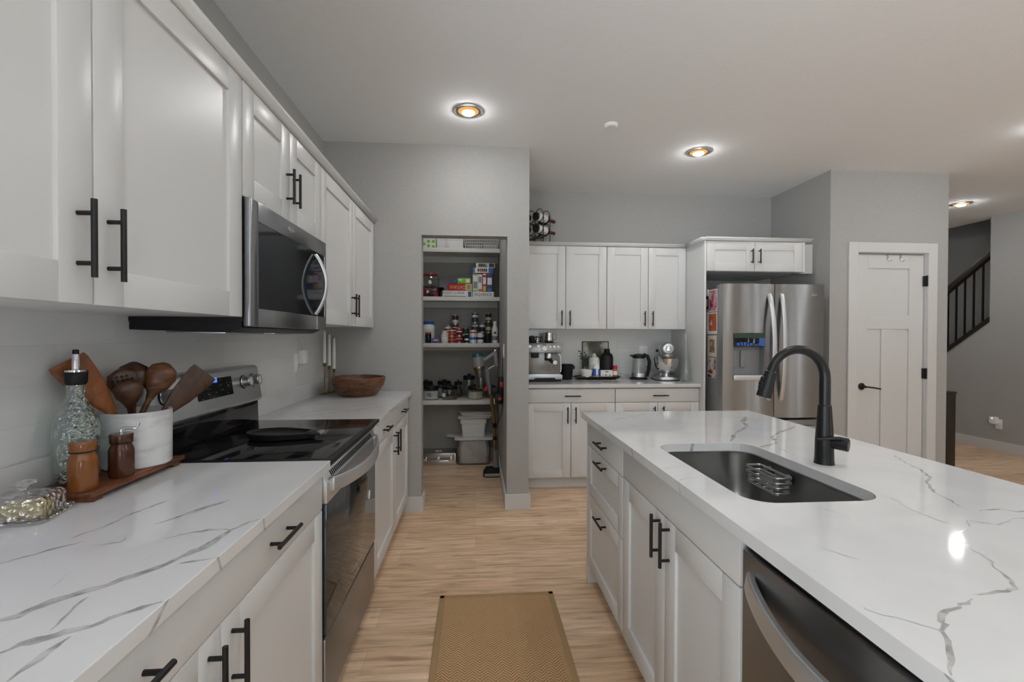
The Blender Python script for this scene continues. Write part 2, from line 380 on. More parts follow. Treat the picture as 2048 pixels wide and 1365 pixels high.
# rear of the open-plan room, behind the viewpoint: unseen patio opening added to let fill daylight in
mb = MB(); mb.box(XW, 1.2, -4.8, -4.68, 0, H); mb.box(2.2, XS, -4.8, -4.68, 0, H); mb.box(1.2, 2.2, -4.8, -4.68, 2.3, H); struct('wall_rear', mb, 'wall')
mb = MB()
for x in (1.2, 2.14): mb.box(x, x+.06, -4.77, -4.71, 0, 2.3)
mb.box(1.2, 2.2, -4.77, -4.71, 2.24, 2.3); mb.box(1.2, 2.2, -4.77, -4.71, 0, .06); struct('window_1', mb, 'trim')

for i, (w0, w1) in enumerate(RW):
    mb = MB(); mb.box(XS+.03, XS+.09, w0, w0+.05, .1, 2.4); mb.box(XS+.03, XS+.09, w1-.05, w1, .1, 2.4)
    for z in (.1, 1.2, 2.35): mb.box(XS+.03, XS+.09, w0, w1, z, z+.05)
    struct('window_%d' % (i+3), mb, 'trim')  # unseen narrow windows added for side fill and streaks on the fridge

# baseboards
BH, BT = .117, .015
def base(name, *bs):
    mb = MB()
    for b_ in bs: mb.box(*b_, 0, BH, bev=.003)
    return struct(name, mb, 'trim')
base('baseboard_pantry_front', (-.56, OP0+BT, YP-BT, YP), (OP0, OP0+BT, YP, YP+.13))
base('baseboard_pantry_pier', (OP1-BT, .4055+BT, YP-BT, YP), (OP1-BT, OP1, YP, YPB), (.4055, .4055+BT, YP, 3.92))
base('baseboard_pantry_back', (XW, OP1-BT, YPB-BT, YPB))
base('baseboard_door', (XR, D0-.085, YD-BT, YD), (D1+.085, XD, YD-BT, YD), (XD, XD+BT, YD-BT, 7))
base('baseboard_right', (XS-BT, XS, 1.6, 7.0))
base('baseboard_left', (XW, XW+BT, -.45, .3))

# door with casing, leaf and hardware
mb = MB(); mb.box(D0-.085, D0, YD-.016, YD, 0, DZ+.085, bev=.002); mb.box(D1, D1+.085, YD-.016, YD, 0, DZ+.085, bev=.002); mb.box(D0, D1, YD-.016, YD, DZ, DZ+.085, bev=.002)
struct('trim_1', mb, 'trim')
mb = MB(); mb.box(D0, D0+.004, YD, YD+.115, 0, DZ); mb.box(D1-.004, D1, YD, YD+.115, 0, DZ); mb.box(D0, D1, YD, YD+.115, DZ-.004, DZ)
mb.box(D0, D1, YD+.062, YD+.075, DZ-.02, DZ); struct('trim_2', mb, 'trim')
mb = MB(); y0, y1, yp = YD+.022, YD+.057, YD+.035
a, b_ = D0+.007, D1-.010; zt = DZ-.016; P0, P1 = 3.408, 3.793; PM0, PM1 = 3.536, 3.660
mb.box(a, P0, y0, y1, .008, zt, bev=.0015); mb.box(P1, b_, y0, y1, .008, zt, bev=.0015)
mb.box(P0, P1, y0, y1, 1.93, zt, bev=.0015); mb.box(P0, P1, y0, y1, 1.400, 1.522, bev=.0015); mb.box(P0, P1, y0, y1, .008, .22, bev=.0015)
mb.box(PM0, PM1, y0, y1, .22, 1.40, bev=.0015); mb.box(P0-.005, P1+.005, yp, y1-.002, .1, zt-.02)
leaf = struct('door_1', mb, 'trim')
k = MB().lathe([(.030, 0), (.031, .006), (.026, .010), (.011, .012), (.010, .05)], (3.352, y0, .898), 24, axis=(0, -1, 0))
k.tube([(3.352, y0-.047, .898), (3.37, y0-.053, .897), (3.42, y0-.055, .891), (3.485, y0-.052, .880)], .0075, 10); k.build('lever_handle', 'black', leaf)
for z in (1.82, 1.01, .21):
    h = MB(); h.box(D1-.018, D1+.004, YD-.006, y0+.004, z-.045, z+.045, bev=.001); h.cyl((D1-.006, YD-.010, z-.047), (D1-.006, YD-.010, z+.047), .006); h.build('hinge', 'black', leaf)
for i, x in enumerate((3.586, 3.705)):
    mb = MB(); mb.box(x-.008, x+.008, y0-.004, y0-.001, zt-.035, zt+.0025); mb.box(x-.008, x+.008, y0-.004, y1+.004, zt+.0005, zt+.0025); mb.box(x-.008, x+.008, y1+.001, y1+.004, zt-.02, zt+.0025)
    mb.tube([(x, y0-.004, zt-.03), (x, y0-.012, zt-.055), (x, y0-.032, zt-.058), (x, y0-.04, zt-.045)], .003, 8)
    tag(mb.build('over_door_hook', 'nickel'), ('metal hook hung over the white door, the one nearer the lever side', 'metal hook hung over the white door, the one nearer the hinges')[i], 'hook', 'over-the-door hooks')

# staircase railing and newel post
t = thing('stair_railing', 'dark brown sloping stair railing with black balusters along the stair opening', 'railing', (XS+.055, 5.03, 0))
def sl(y, z0): return z0-(y-5.03)*.776
mb = MB(); mb.prism([(5.03, 1.517), (5.03, 1.577), (6.55, sl(6.55, 1.577)), (6.55, sl(6.55, 1.517))], 'x', XS-.012, XS+.122); mb.build('stringer_cap', 'darkwood', t, True)
mb = MB(); mb.prism([(5.032, 2.315), (5.032, 2.40), (6.55, sl(6.55, 2.40)), (6.55, sl(6.55, 2.315))], 'x', XS+.02, XS+.085, bev=.006); mb.build('handrail', 'darkwood', t, True)
for i in range(14):
    y = 5.048+.1035*i
    mb = MB(); mb.box(XS+.047, XS+.063, y-.008, y+.008, sl(y, 1.577)-.005, sl(y, 2.32)+.005); mb.build('baluster', 'black', t, True)
t = thing('newel_post', 'square dark brown wooden post past the corner of the wall with the door', 'post', (4.42, 4.0, 0))
MB().box(-.045, .045, -.045, .045, 0, .80, bev=.003).build('shaft', 'darkwood', t)
MB().box(-.05, .05, -.05, .05, .80, .822, bev=.004).build('cap', 'darkwood', t)

# electrical plates
def plate(name, label, cat, c, N, U, w=.07, h=.115, kind='outlet'):
    # c centre on the wall, N outward normal, U horizontal direction
    N, U = Vector(N), Vector(U); t = thing(name, label, cat, c)
    R = Matrix((U, Vector((0, 0, 1)), N)).transposed().to_4x4()
    MB().tbox(R @ Matrix.Translation((0, 0, .003)), w, h, .006, .0015).build('cover_plate', 'white', t)
    if kind == 'outlet':
        for dz in (-.02, .02):
            mb = MB().tbox(R @ Matrix.Translation((0, dz, .0065)), .033, .028, .003, .001); mb.build('socket', 'white', t)
    else: MB().tbox(R @ Matrix.Translation((0, 0, .0075)), .033, .066, .005, .0015).build('rocker', 'white', t)
    return t
plate('wall_outlet', 'white outlet plate on the wall behind the range end, beside the plugged-in box', 'outlet', (XW+.0105, 2.952, 1.157), (1, 0, 0), (0, 1, 0))
plate('wall_outlet', 'white outlet plate behind the electric kettle', 'outlet', (1.685, YB-.0105, 1.175), (0, -1, 0), (1, 0, 0), .085)
plate('wall_outlet', 'white outlet low on the hall wall under the plug-in air freshener', 'outlet', (XS-.0005, 4.915, .315), (-1, 0, 0), (0, -1, 0))
plate('light_switch', 'white light switch on the pantry side wall beside the vacuum', 'switch', (OP1-.0005, 3.86, 1.205), (-1, 0, 0), (0, -1, 0), kind='switch')
t = thing('plug_in_device', 'small white plug-in box with a cord on the wall beside the outlet plate', 'device', (XW+.0105, 3.03, 1.192))
MB().box(0, .035, -.04, .04, -.045, .045, bev=.006).build('housing', 'white', t)
MB().tube([(.02, 0, .045), (.018, -.02, .10), (.012, -.05, .16), (.008, -.06, .21)], .0025, 8).build('cord', 'wax', t)
t = thing('air_freshener', 'white plug-in air freshener with a small lit dot on the hall wall', 'air freshener', (XS-.0095, 4.945, .355))
MB().box(-.045, 0, -.036, .036, -.042, .042, bev=.008).build('housing', 'white', t)
MB().lathe([(.007, 0), (.007, .002)], (-.0455, 0, .026), 14, axis=(-1, 0, 0)).build('indicator_light', 'ledpt', t)

# ceiling fixtures
def downlight(x, y, label):
    t = thing('recessed_downlight', label, 'ceiling light', (x, y, H-.0005), 0, 'recessed ceiling downlights')
    MB().lathe([(.066, -.005), (.094, -.003), (.094, 0), (.060, 0), (.066, -.005)], n=40, cap0=False, cap1=False).build('trim_ring', 'grey', t)
    MB().lathe([(.040, -.012), (.058, -.010), (.066, -.004), (.066, 0)], n=40, cap0=False, cap1=False).build('lens', 'ledrim', t)
    MB().lathe([(.002, -.025), (.022, -.0232), (.034, -.019), (.040, -.013), (.041, -.001)], n=32, cap1=False).build('bulb', 'led', t)
downlight(-.05, 2.965, 'glowing recessed downlight in the ceiling before the pantry wall')
downlight(1.722, 3.47, 'glowing recessed downlight in the ceiling before the row of upper cabinets')
downlight(5.19, 4.571, 'glowing recessed downlight in the ceiling beside the stair opening')
for x, y, l in ((.20, -.35, 'over the aisle by the near counter'), (1.30, 1.45, 'over the kitchen island'), (3.85, 2.8, 'just off the door wall, in the room beyond the island'),
                (4.9, 1.3, 'added to light the hall wall with the air freshener'), (2.75, 1.1, 'over the seating side of the island'), (5.15, 5.9, 'added for light deep in the hall behind the door wall'), (3.85, .6, 'over the middle of the living room'), (5.2, -.2, 'by the added living room windows'),  # both hall downlights are unseen lamps added to brighten the hall wall
                (1.5, -1.0, 'past the near end of the island'), (3.3, -1.6, 'over the far part of the living room'), (-.05, -1.4, 'at the rear end of the aisle')):
    downlight(x, y, 'recessed downlight in the ceiling '+l)
t = thing('pantry_fill_light', 'flush round light added unseen inside the pantry to brighten its shelves', 'ceiling light', (-.22, 3.98, H-.0005))  # unseen lamp added to brighten the pantry interior
MB().lathe([(.13, -.012), (.135, -.006), (.135, 0)], n=36, cap0=False, cap1=False).build('rim', 'white', t)
MB().lathe([(.002, -.03), (.06, -.027), (.11, -.018), (.13, -.010)], n=36, cap1=False).build('diffuser', 'pled', t)
t = thing('led_strip', 'short violet led strip under the nearest upper cabinet', 'light strip', (-1.085, .84, 1.3868))
MB().box(-.008, .008, -.09, .09, -.008, 0).build('strip', 'violet', t)
t = thing('smoke_detector', 'round white smoke detector flush on the ceiling between the two kitchen downlights', 'smoke detector', (.91, 3.075, H-.0005))
MB().lathe([(.002, -.022), (.036, -.022), (.044, -.016), (.047, -.004), (.047, 0)], n=32).build('cover', 'white', t)

# ================================================================ CABINETS
class Fr:      # axis-aligned front frame: u along the run, v up, w out of the front plane
    def __init__(s, o, U, N): s.o, s.U, s.N = Vector(o), Vector(U), Vector(N)
    def p(s, u, v, w_): return s.o + s.U*u + s.N*w_ + Vector((0, 0, v))
    def box(s, mb, u0, u1, v0, v1, w0, w1, bev=0):
        a, b_ = s.p(u0, v0, w0), s.p(u1, v1, w1); mb.box(a.x, b_.x, a.y, b_.y, a.z, b_.z, bev); return mb
def shaker(fr, u0, u1, v0, v1, st=.072, parent=None, name='door'):
    mb = MB()
    fr.box(mb, u0, u0+st, v0, v1, -.02, 0, .0013); fr.box(mb, u1-st, u1, v0, v1, -.02, 0, .0013)
    fr.box(mb, u0+st, u1-st, v0, v0+st, -.02, 0, .0013); fr.box(mb, u0+st, u1-st, v1-st, v1, -.02, 0, .0013)
    fr.box(mb, u0+st-.004, u1-st+.004, v0+st-.004, v1-st+.004, -.019, -.0095)
    return mb.build(name, 'cab', parent, True)
def slabfront(fr, u0, u1, v0, v1, parent, name='drawer'):
    return fr.box(MB(), u0, u1, v0, v1, -.02, 0, .0015).build(name, 'cab', parent, True)
def pull(fr, u, v, vert, parent, L=.140, sp=.096, r=.0055):
    mb = MB(); q = (lambda d, w_: fr.p(u, v+d, w_)) if vert else (lambda d, w_: fr.p(u+d, v, w_))
    mb.cyl(q(-L/2, .030), q(L/2, .030), r, n=14)
    for s in (-1, 1): mb.cyl(q(s*sp/2, -.001), q(s*sp/2, .030), r*.85, n=12)
    return mb.build('handle', 'black', parent, True)
def cab(name, label, cat, fr, u0, u1, z0, z1, depth, toe=False, group=None):
    c = fr.p((u0+u1)/2, 0, -depth/2); t = thing(name, label, cat, (c.x, c.y, z0), 0, group)
    mb = MB(); fr.box(mb, u0, u1, (.10 if toe else z0), z1, -depth, -.0215)
    mb.build('body', 'cab', t, True)
    if toe: fr.box(MB(), u0, u1, 0, .10, -depth, -.075).build('toe_kick', 'cab', t, True)
    return t
G = .0023    # half gap between fronts

# --- left run, base units (fronts face +x)
FL = Fr((-.503, 0, 0), (0, 1, 0), (1, 0, 0)); DL = .600
t = cab('base_cabinet', 'white base cabinet with two pulls on its wide drawer, before the range', 'cabinet', FL, .345, 1.558, 0, .883, DL, True, 'base cabinets along the range wall')
d = slabfront(FL, .345+G, 1.558-G, .756, .873, t); pull(FL, 1.222, .812, False, d); pull(FL, .69, .812, False, d)
for u0, u1, hu in ((.345, .951, .951-.042), (.951, 1.558, .951+.042)):
    d = shaker(FL, u0+G, u1-G, .105, .752, parent=t); pull(FL, hu, .665, True, d)
t = cab('base_cabinet', 'white base cabinet beyond the range, under the wooden bowl', 'cabinet', FL, 2.332, 3.508, 0, .883, DL, True, 'base cabinets along the range wall')
d = slabfront(FL, 2.332+G, 3.49, .756, .873, t); pull(FL, 2.61, .812, False, d); pull(FL, 3.225, .812, False, d)
for u0, u1, hu in ((2.332, 2.92, 2.92-.045), (2.92, 3.49, 2.92+.045)):
    d = shaker(FL, u0+G, u1-G, .105, .752, parent=t); pull(FL, hu, .665, True, d)

# --- left run, wall units
FU = Fr((-.758, 0, 0), (0, 1, 0), (1, 0, 0)); DU = .364
t = cab('upper_cabinet', 'white two-door upper cabinet nearest the viewpoint, before the microwave', 'cabinet', FU, .39, 1.568, 1.387, 2.163, DU, group='upper cabinets on the range wall')
for u0, u1, hu in ((.39, .981, .981-.037), (.981, 1.568, .981+.037)):
    d = shaker(FU, u0+G, u1-G, 1.387, 2.160, .076, t); pull(FU, hu, 1.512, True, d, .150)
t = cab('upper_cabinet', 'short white two-door upper cabinet directly above the microwave', 'cabinet', FU, 1.572, 2.334, 1.782, 2.163, DU, group='upper cabinets on the range wall')
for u0, u1, hu in ((1.572, 1.953, 1.953-.032), (1.953, 2.334, 1.953+.032)):
    d = shaker(FU, u0+G, u1-G, 1.784, 2.160, .076, t); pull(FU, hu, 1.925, True, d)
t = cab('upper_cabinet', 'white two-door upper cabinet between the microwave and the pantry wall', 'cabinet', FU, 2.338, 3.505, 1.387, 2.163, DU, group='upper cabinets on the range wall')
for u0, u1, hu in ((2.338, 2.922, 2.922-.032), (2.922, 3.502, 2.922+.032)):
    d = shaker(FU, u0+G, u1-G, 1.387, 2.160, .076, t); pull(FU, hu, 1.512, True, d)
def crown(name, path, depth_dir):
    mb = MB(); prof = [(-.02, 2.163), (.010, 2.163), (.013, 2.170), (.026, 2.181), (.028, 2.192), (-.02, 2.192)]
    for (p0, p1), n in zip(zip(path, path[1:]), depth_dir):
        n = Vector((*n, 0)); rr = []
        for p in (p0, p1): rr.append([Vector((p[0], p[1], 0)) + n*a + Vector((0, 0, z)) for a, z in prof])
        mb.rings(rr)
    return struct(name, mb, 'cab')
crown('trim_3', [(-.758, .37), (-.758, 3.508)], [(1, 0)])

# --- back run (fronts face -y)
FB = Fr((0, 4.206, 0), (1, 0, 0), (0, -1, 0)); DB = .337
t = cab('upper_cabinet', 'white two-door upper cabinet under the wine rack, above the coffee machine', 'cabinet', FB, .409, 1.212, 1.397, 2.163, DB, group='upper cabinets on the back wall')
for u0, u1, hu in ((.424, .826, .826-.038), (.826, 1.212, .826+.038)):
    d = shaker(FB, u0+G, u1-G, 1.397, 2.160, .072, t); pull(FB, hu, 1.494, True, d)
t = cab('upper_cabinet', 'white two-door upper cabinet above the kettle and stand mixer', 'cabinet', FB, 1.214, 1.973, 1.397, 2.163, DB, group='upper cabinets on the back wall')
for u0, u1, hu in ((1.214, 1.609, 1.609-.038), (1.609, 1.972, 1.609+.038)):
    d = shaker(FB, u0+G, u1-G, 1.397, 2.160, .072, t); pull(FB, hu, 1.494, True, d)
FC = Fr((0, 3.929, 0), (1, 0, 0), (0, -1, 0)); DC = .612
t = cab('base_cabinet', 'white base cabinet of one drawer and two doors under the coffee machine', 'cabinet', FC, .409, 1.211, 0, .883, DC, True, 'base cabinets on the back wall')
d = slabfront(FC, .424, 1.211-G, .754, .870, t); pull(FC, .833, .812, False, d)
for u0, u1, hu in ((.424, .823, .823-.033), (.823, 1.211, .823+.038)):
    d = shaker(FC, u0+G, u1-G, .105, .750, parent=t); pull(FC, hu, .648, True, d)
t = cab('base_cabinet', 'white base cabinet of one drawer and two doors under the stand mixer', 'cabinet', FC, 1.213, 1.972, 0, .883, DC, True, 'base cabinets on the back wall')
d = slabfront(FC, 1.213+G, 1.972-G, .754, .870, t); pull(FC, 1.612, .812, False, d)
for u0, u1, hu in ((1.213, 1.596, 1.596-.036), (1.596, 1.972, 1.596+.042)):
    d = shaker(FC, u0+G, u1-G, .105, .750, parent=t); pull(FC, hu, .648, True, d)
# fridge enclosure
mb = MB(); mb.box(1.974, 1.992, 3.86, YB-.002, 0, 2.163, bev=.001); tag(mb.build('fridge_side_panel', 'cab'), 'tall white panel between the back counter and the refrigerator', 'panel')
FF = Fr((0, 3.86, 0), (1, 0, 0), (0, -1, 0))
t = cab('upper_cabinet', 'short wide white two-door cabinet above the refrigerator', 'cabinet', FF, 1.994, 2.872, 1.90, 2.163, .683)
for u0, u1, hu in ((1.994, 2.432, 2.432-.034), (2.432, 2.872, 2.432+.036)):
    d = shaker(FF, u0+G, u1-G, 1.902, 2.160, .074, t); pull(FF, hu, 2.03, True, d, .125)
mb = MB(); mb.box(2.872, 2.894, 3.86, 3.97, 1.90, 2.163); mb.box(2.894, XR-.002, 3.948, 3.97, 1.90, 2.163); mb.build('filler_strip', 'cab', t, True)
crown('trim_4', [(.409, 4.206), (1.974, 4.206), (1.974, 3.86), (2.95, 3.86)], [(0, -1), (-1, 0), (0, -1)])

# --- countertops
VN=[
(0.013,[(-0.688,0.714),(-0.668,0.725),(-0.653,0.763),(-0.628,0.787),(-0.612,0.798),(-0.596,0.822),(-0.573,0.846),(-0.554,0.873),(-0.541,0.908),(-0.523,0.946),(-0.517,1.014),(-0.499,1.055),(-0.48,1.076)]),
(0.018,[(-0.616,0.639),(-0.605,0.66),(-0.583,0.669),(-0.569,0.682),(-0.55,0.69),(-0.534,0.701),(-0.522,0.719),(-0.503,0.734),(-0.482,0.749)]),
(0.01,[(-0.554,0.588),(-0.553,0.626),(-0.553,0.651),(-0.551,0.671)]),
(0.006,[(-0.591,0.687),(-0.597,0.712),(-0.606,0.745),(-0.607,0.771)]),
(0.005,[(-0.855,0.893),(-0.835,0.919),(-0.81,0.95),(-0.778,0.979)]),
(0.004,[(-0.745,0.959),(-0.704,0.971),(-0.712,0.996)]),
(0.009,[(-0.63,0.982),(-0.597,1.004),(-0.564,1.021),(-0.519,1.018)]),
(0.006,[(-0.533,0.872),(-0.512,0.88),(-0.479,0.891)]),
(0.008,[(-0.698,1.058),(-0.674,1.094),(-0.655,1.137),(-0.634,1.17),(-0.614,1.205)]),
(0.005,[(-0.817,0.997),(-0.803,1.035),(-0.794,1.069),(-0.79,1.13),(-0.761,1.215)]),
(0.003,[(-0.688,0.802),(-0.693,0.824),(-0.702,0.856)]),
]
VI=[
(0.006,[(1.458,1.494),(1.406,1.403),(1.386,1.331),(1.332,1.25),(1.279,1.211),(1.217,1.129),(1.204,1.088),(1.169,1.009)]),
(0.005,[(1.106,0.952),(1.065,0.915),(1.02,0.894),(0.977,0.841),(0.959,0.815),(0.952,0.782),(0.927,0.752),(0.906,0.707),(0.886,0.686),(0.846,0.68),(0.813,0.675),(0.795,0.676)]),
(0.006,[(0.782,0.664),(0.726,0.641),(0.695,0.631),(0.673,0.613),(0.67,0.605),(0.654,0.595),(0.642,0.575),(0.621,0.554),(0.603,0.535),(0.579,0.514)]),
(0.003,[(0.592,0.655),(0.594,0.644),(0.617,0.628),(0.639,0.607),(0.654,0.595)]),
(0.0025,[(1.067,1.105),(1.04,1.018),(1.041,0.957),(1.045,0.916)]),
(0.002,[(0.818,1.064),(0.857,0.991)]),
(0.002,[(0.671,0.851),(0.711,0.796)]),
(0.003,[(1.104,0.952),(1.146,0.924),(1.23,0.954),(1.285,0.961)]),
(0.004,[(1.194,1.001),(1.26,1.008),(1.275,0.99),(1.326,0.992)]),
(0.014,[(1.392,2.273),(1.29,2.133),(1.254,2.037),(1.16,1.938),(1.088,1.861),(1.004,1.74)]),
(0.012,[(1.461,2.008),(1.396,1.952),(1.317,1.9),(1.215,1.802),(1.165,1.7),(1.116,1.671),(1.061,1.643)]),
(0.005,[(0.577,1.393),(0.616,1.404),(0.654,1.417)]),
(0.004,[(0.562,1.263),(0.606,1.291),(0.651,1.306)]),
(0.003,[(1.124,1.629),(1.109,1.516),(1.115,1.448)]),
(0.006,[(0.676,2.233),(0.786,2.297),(0.924,2.415)]),
(0.003,[(0.616,1.772),(0.671,1.787)]),
]
VF=[
(0.006,[(-1.018,2.451),(-0.861,2.583),(-0.721,2.734),(-0.599,2.885)]),
(0.006,[(-0.891,2.41),(-0.777,2.505),(-0.637,2.647),(-0.527,2.723)]),
]
WV = 1.15
def veins(mb, V, z, seed):
    rnd = random.Random(seed)
    for wd, pts in V:
        mb.mi = 2 if wd < .004 else 1
        P = [Vector((*p, z)) for p in pts]; fine = []
        for a, b_ in zip(P, P[1:]):
            n = max(2, int((b_-a).length/.012))
            for i in range(n):
                q = a.lerp(b_, i/n); k = 0 if i == 0 else 1
                fine.append(q + Vector((rnd.uniform(-1, 1), rnd.uniform(-1, 1), 0))*(.0030*k))
        fine.append(P[-1]); rows = []; m = len(fine); ww = 1
        for i, p in enumerate(fine):
            tn = (fine[min(i+1, m-1)]-fine[max(i-1, 0)]).normalized(); s = Vector((-tn.y, tn.x, 0))
            ww = max(.4, min(1.35, ww+rnd.uniform(-.38, .38))); f = min(1, (i+.6)/2.5, (m-i-.4)/2.5)
            h = wd*.5*ww*f*WV
            rows.append((mb.bm.verts.new(p+s*h), mb.bm.verts.new(p-s*h)))
        for a, b_ in zip(rows, rows[1:]):
            f = mb.bm.faces.new((a[0], a[1], b_[1], b_[0])); f.material_index = mb.mi
    mb.mi = 0
def edgeveins(mb, spots, x, z0, z1, nx):     # where a vein turns down the front edge of a slab
    mb.mi = 1
    for y0, y1, wd in spots:
        a = [mb.bm.verts.new((x+nx*.0004, y, z)) for y, z in ((y0-wd/2, z1), (y0+wd/2, z1), (y1+wd/2, z0), (y1-wd/2, z0))]
        f = mb.bm.faces.new(a); f.material_index = 1
    mb.mi = 0
CT, CB = .914, .884
QM = ['quartz', 'vein', 'veinthin']
def counter(name, label, x0, x1, y0, y1, V, splash=None, seed=1, ev=None, up='', uv=()):
    t = thing(name, label, 'countertop', ((x0+x1)/2, (y0+y1)/2, CB))
    mb = MB().box(x0, x1, y0, y1, CB, CT, bev=.002)
    if V: veins(mb, V, CT+.0004, seed)
    if ev: edgeveins(mb, *ev)
    mb.build('slab', QM, t, True, smooth=False)
    if splash:
        mb = MB()
        for s in splash: mb.box(*s[:4], CT, s[4] if len(s) > 4 else 1.014, bev=.0015)
        mb.mi = 1
        for (xa, za), (xb, zb) in zip(uv, uv[1:]): mb.bm.faces.new([mb.bm.verts.new(p) for p in ((xa, 4.5136, za), (xb, 4.5136, zb), (xb, 4.5136, zb-.006), (xa, 4.5136, za-.006))]).material_index = 1
        tag(mb.build('counter_upstand', QM, smooth=False), up, 'upstand', 'quartz upstands')
    return t
counter('countertop', 'white veined quartz countertop before the range, with the wooden tray on it', -1.1135, -.478, .30, 1.562, VN, [(-1.113, -1.093, .30, 1.562)], 3,
        ([(.752, .715, .012), (.893, .905, .007), (1.078, 1.085, .009)], -.478, CB, CT, 1), 'low quartz upstand on the wall behind the wooden board and crock')
counter('countertop', 'white veined quartz countertop beyond the range, with the wooden bowl on it', -1.1135, -.478, 2.330, 3.508, VF, [(-1.113, -1.093, 2.330, 3.508)], 4, None, 'low quartz upstand on the wall behind the candles')
BV = [(.006, [(1.40, 4.55), (1.42, 4.40), (1.50, 4.28), (1.53, 4.10), (1.62, 3.95)]), (.005, [(.62, 4.05), (.78, 3.97), (.95, 3.93)]), (.005, [(1.75, 4.1), (1.86, 4.0), (1.9, 3.91)]), (.004, [(1.05, 4.2), (1.1, 4.05), (1.2, 3.96)])]
ct = counter('countertop', 'white veined quartz countertop along the back wall, under the upper cabinets', .408, 1.972, 3.904, 4.543, BV, [(.408, 1.972, 4.514, 4.534)], 5, None, 'low quartz upstand behind the kettle and coffee machine', [(1.36, 1.012), (1.40, .995), (1.43, .965), (1.455, .955), (1.50, .945), (1.56, .93), (1.60, .99)])
# glossy tile above the counters
sbox('wall_left_backsplash', 'tile', XW, XW+.010, .30, YP, .90, 1.40)
sbox('wall_back_backsplash', 'tile', .4055, 1.974, YB-.010, YB, .90, 1.40)

# ================================================================ ISLAND
FI = Fr((.600, 0, 0), (0, 1, 0), (-1, 0, 0)); IX0, IX1, IY0, IY1 = .5746, 1.526, -.55, 2.470
t = cab('island_drawer_cabinet', 'white three-drawer unit at the far end of the island', 'cabinet', FI, 1.838, 2.425, 0, .883, .62, True)
FI.box(MB(), 2.425, 2.443, 0, .883, -.64, 0, .001).build('end_panel', 'cab', t, True)
for z0, z1, hz, sh in ((.752, .871, .812, 0), (.497, .748, .716, 1), (.112, .493, .446, 1)):
    d = shaker(FI, 1.838+G, 2.425-G, z0, z1, .060, t, 'drawer') if sh else slabfront(FI, 1.838+G, 2.425-G, z0, z1, t)
    pull(FI, 2.125, hz, False, d, .145)
t = cab('island_sink_cabinet', 'white two-door sink unit in the middle of the island', 'cabinet', FI, .999, 1.836, 0, .62, .62, True)
FI.box(MB(), .999, 1.836, .62, .883, -.05, -.0215).build('front_rail', 'cab', t, True)
slabfront(FI, .999+G, 1.836-G, .757, .871, t, 'false_front')
for u0, u1, hu in ((.999, 1.417, 1.417-.036), (1.417, 1.836, 1.417+.036)):
    d = shaker(FI, u0+G, u1-G, .105, .753, .074, t); pull(FI, hu, .679, True, d)
mb = MB(); FI.box(mb, -.5, .385, 0, .883, -.62, 0); FI.box(mb, -.5, 2.443, 0, .883, -.66, -.641)
tag(mb.build('island_back_panel', 'cab'), 'white panelled seating side of the kitchen island', 'panel')

# worktop with a cut-out for the sink
SX0, SX1, SY0, SY1 = .682, 1.052, 1.085, 1.715
t = thing('countertop', 'large white veined quartz island countertop around the sink', 'countertop', (1.05, 1.0, CB))
bm2 = bmesh.new()
def loop(pts, z):
    vs = [bm2.verts.new((*p, z)) for p in pts]; return vs, [bm2.edges.new((vs[i], vs[(i+1) % len(vs)])) for i in range(len(vs))]
outp = [(IX0, IY0), (IX1, IY0), (IX1, IY1), (IX0, IY1)]; inp = rrect(SX0, SX1, SY0, SY1, .075, 8)
top = [loop(outp, CT), loop(inp, CT)]; bot = [loop(outp, CB), loop(inp, CB)]
for pair in (top, bot): bmesh.ops.triangle_fill(bm2, use_beauty=True, edges=pair[0][1]+pair[1][1])
for (a, _), (b_, _) in zip(top, bot):
    n = len(a)
    for i in range(n): bm2.faces.new((a[i], a[(i+1) % n], b_[(i+1) % n], b_[i]))
bmesh.ops.recalc_face_normals(bm2, faces=bm2.faces[:])
mb = MB(); mb.bm.free(); mb.bm = bm2; veins(mb, VI, CT+.0004, 9)
edgeveins(mb, [(2.05, 2.03, .008), (1.66, 1.64, .01), (1.263, 1.25, .006), (.514, .47, .012)], IX0, CB, CT, -1)
mb.mi = 1
for x in (.83, .995):
    f = mb.bm.faces.new([mb.bm.verts.new(p) for p in ((x, SY1-.0004, CT), (x+.012, SY1-.0004, CT), (x+.006, SY1-.0004, CB), (x-.006, SY1-.0004, CB))]); f.material_index = 1
mb.build('slab', QM, t, True, smooth=False)

# undermount sink
t = thing('sink', 'stainless steel undermount sink set into the island countertop', 'sink', (.867, 1.40, .68))
rr = []
for off, z, r in ((.028, CB-.001, .10), (-.006, CB-.001, .078), (-.004, CB-.004, .078), (.0, .875, .076), (-.004, .73, .072), (-.012, .705, .07), (-.03, .693, .06), (-.10, .690, .03)):
    rr.append([(x, y, z) for x, y in rrect(SX0-off, SX1+off, SY0-off, SY1+off, max(r, .01), 8)])
MB().rings(rr, False, True).build('basin', 'sinksteel', t, True, ang=60)
MB().lathe([(.055, 0), (.055, .004), (.040, .004), (.036, -.004), (.002, -.004)], (.98, 1.40, .6905), 28, cap1=False).build('drain', 'nickel', t, True)

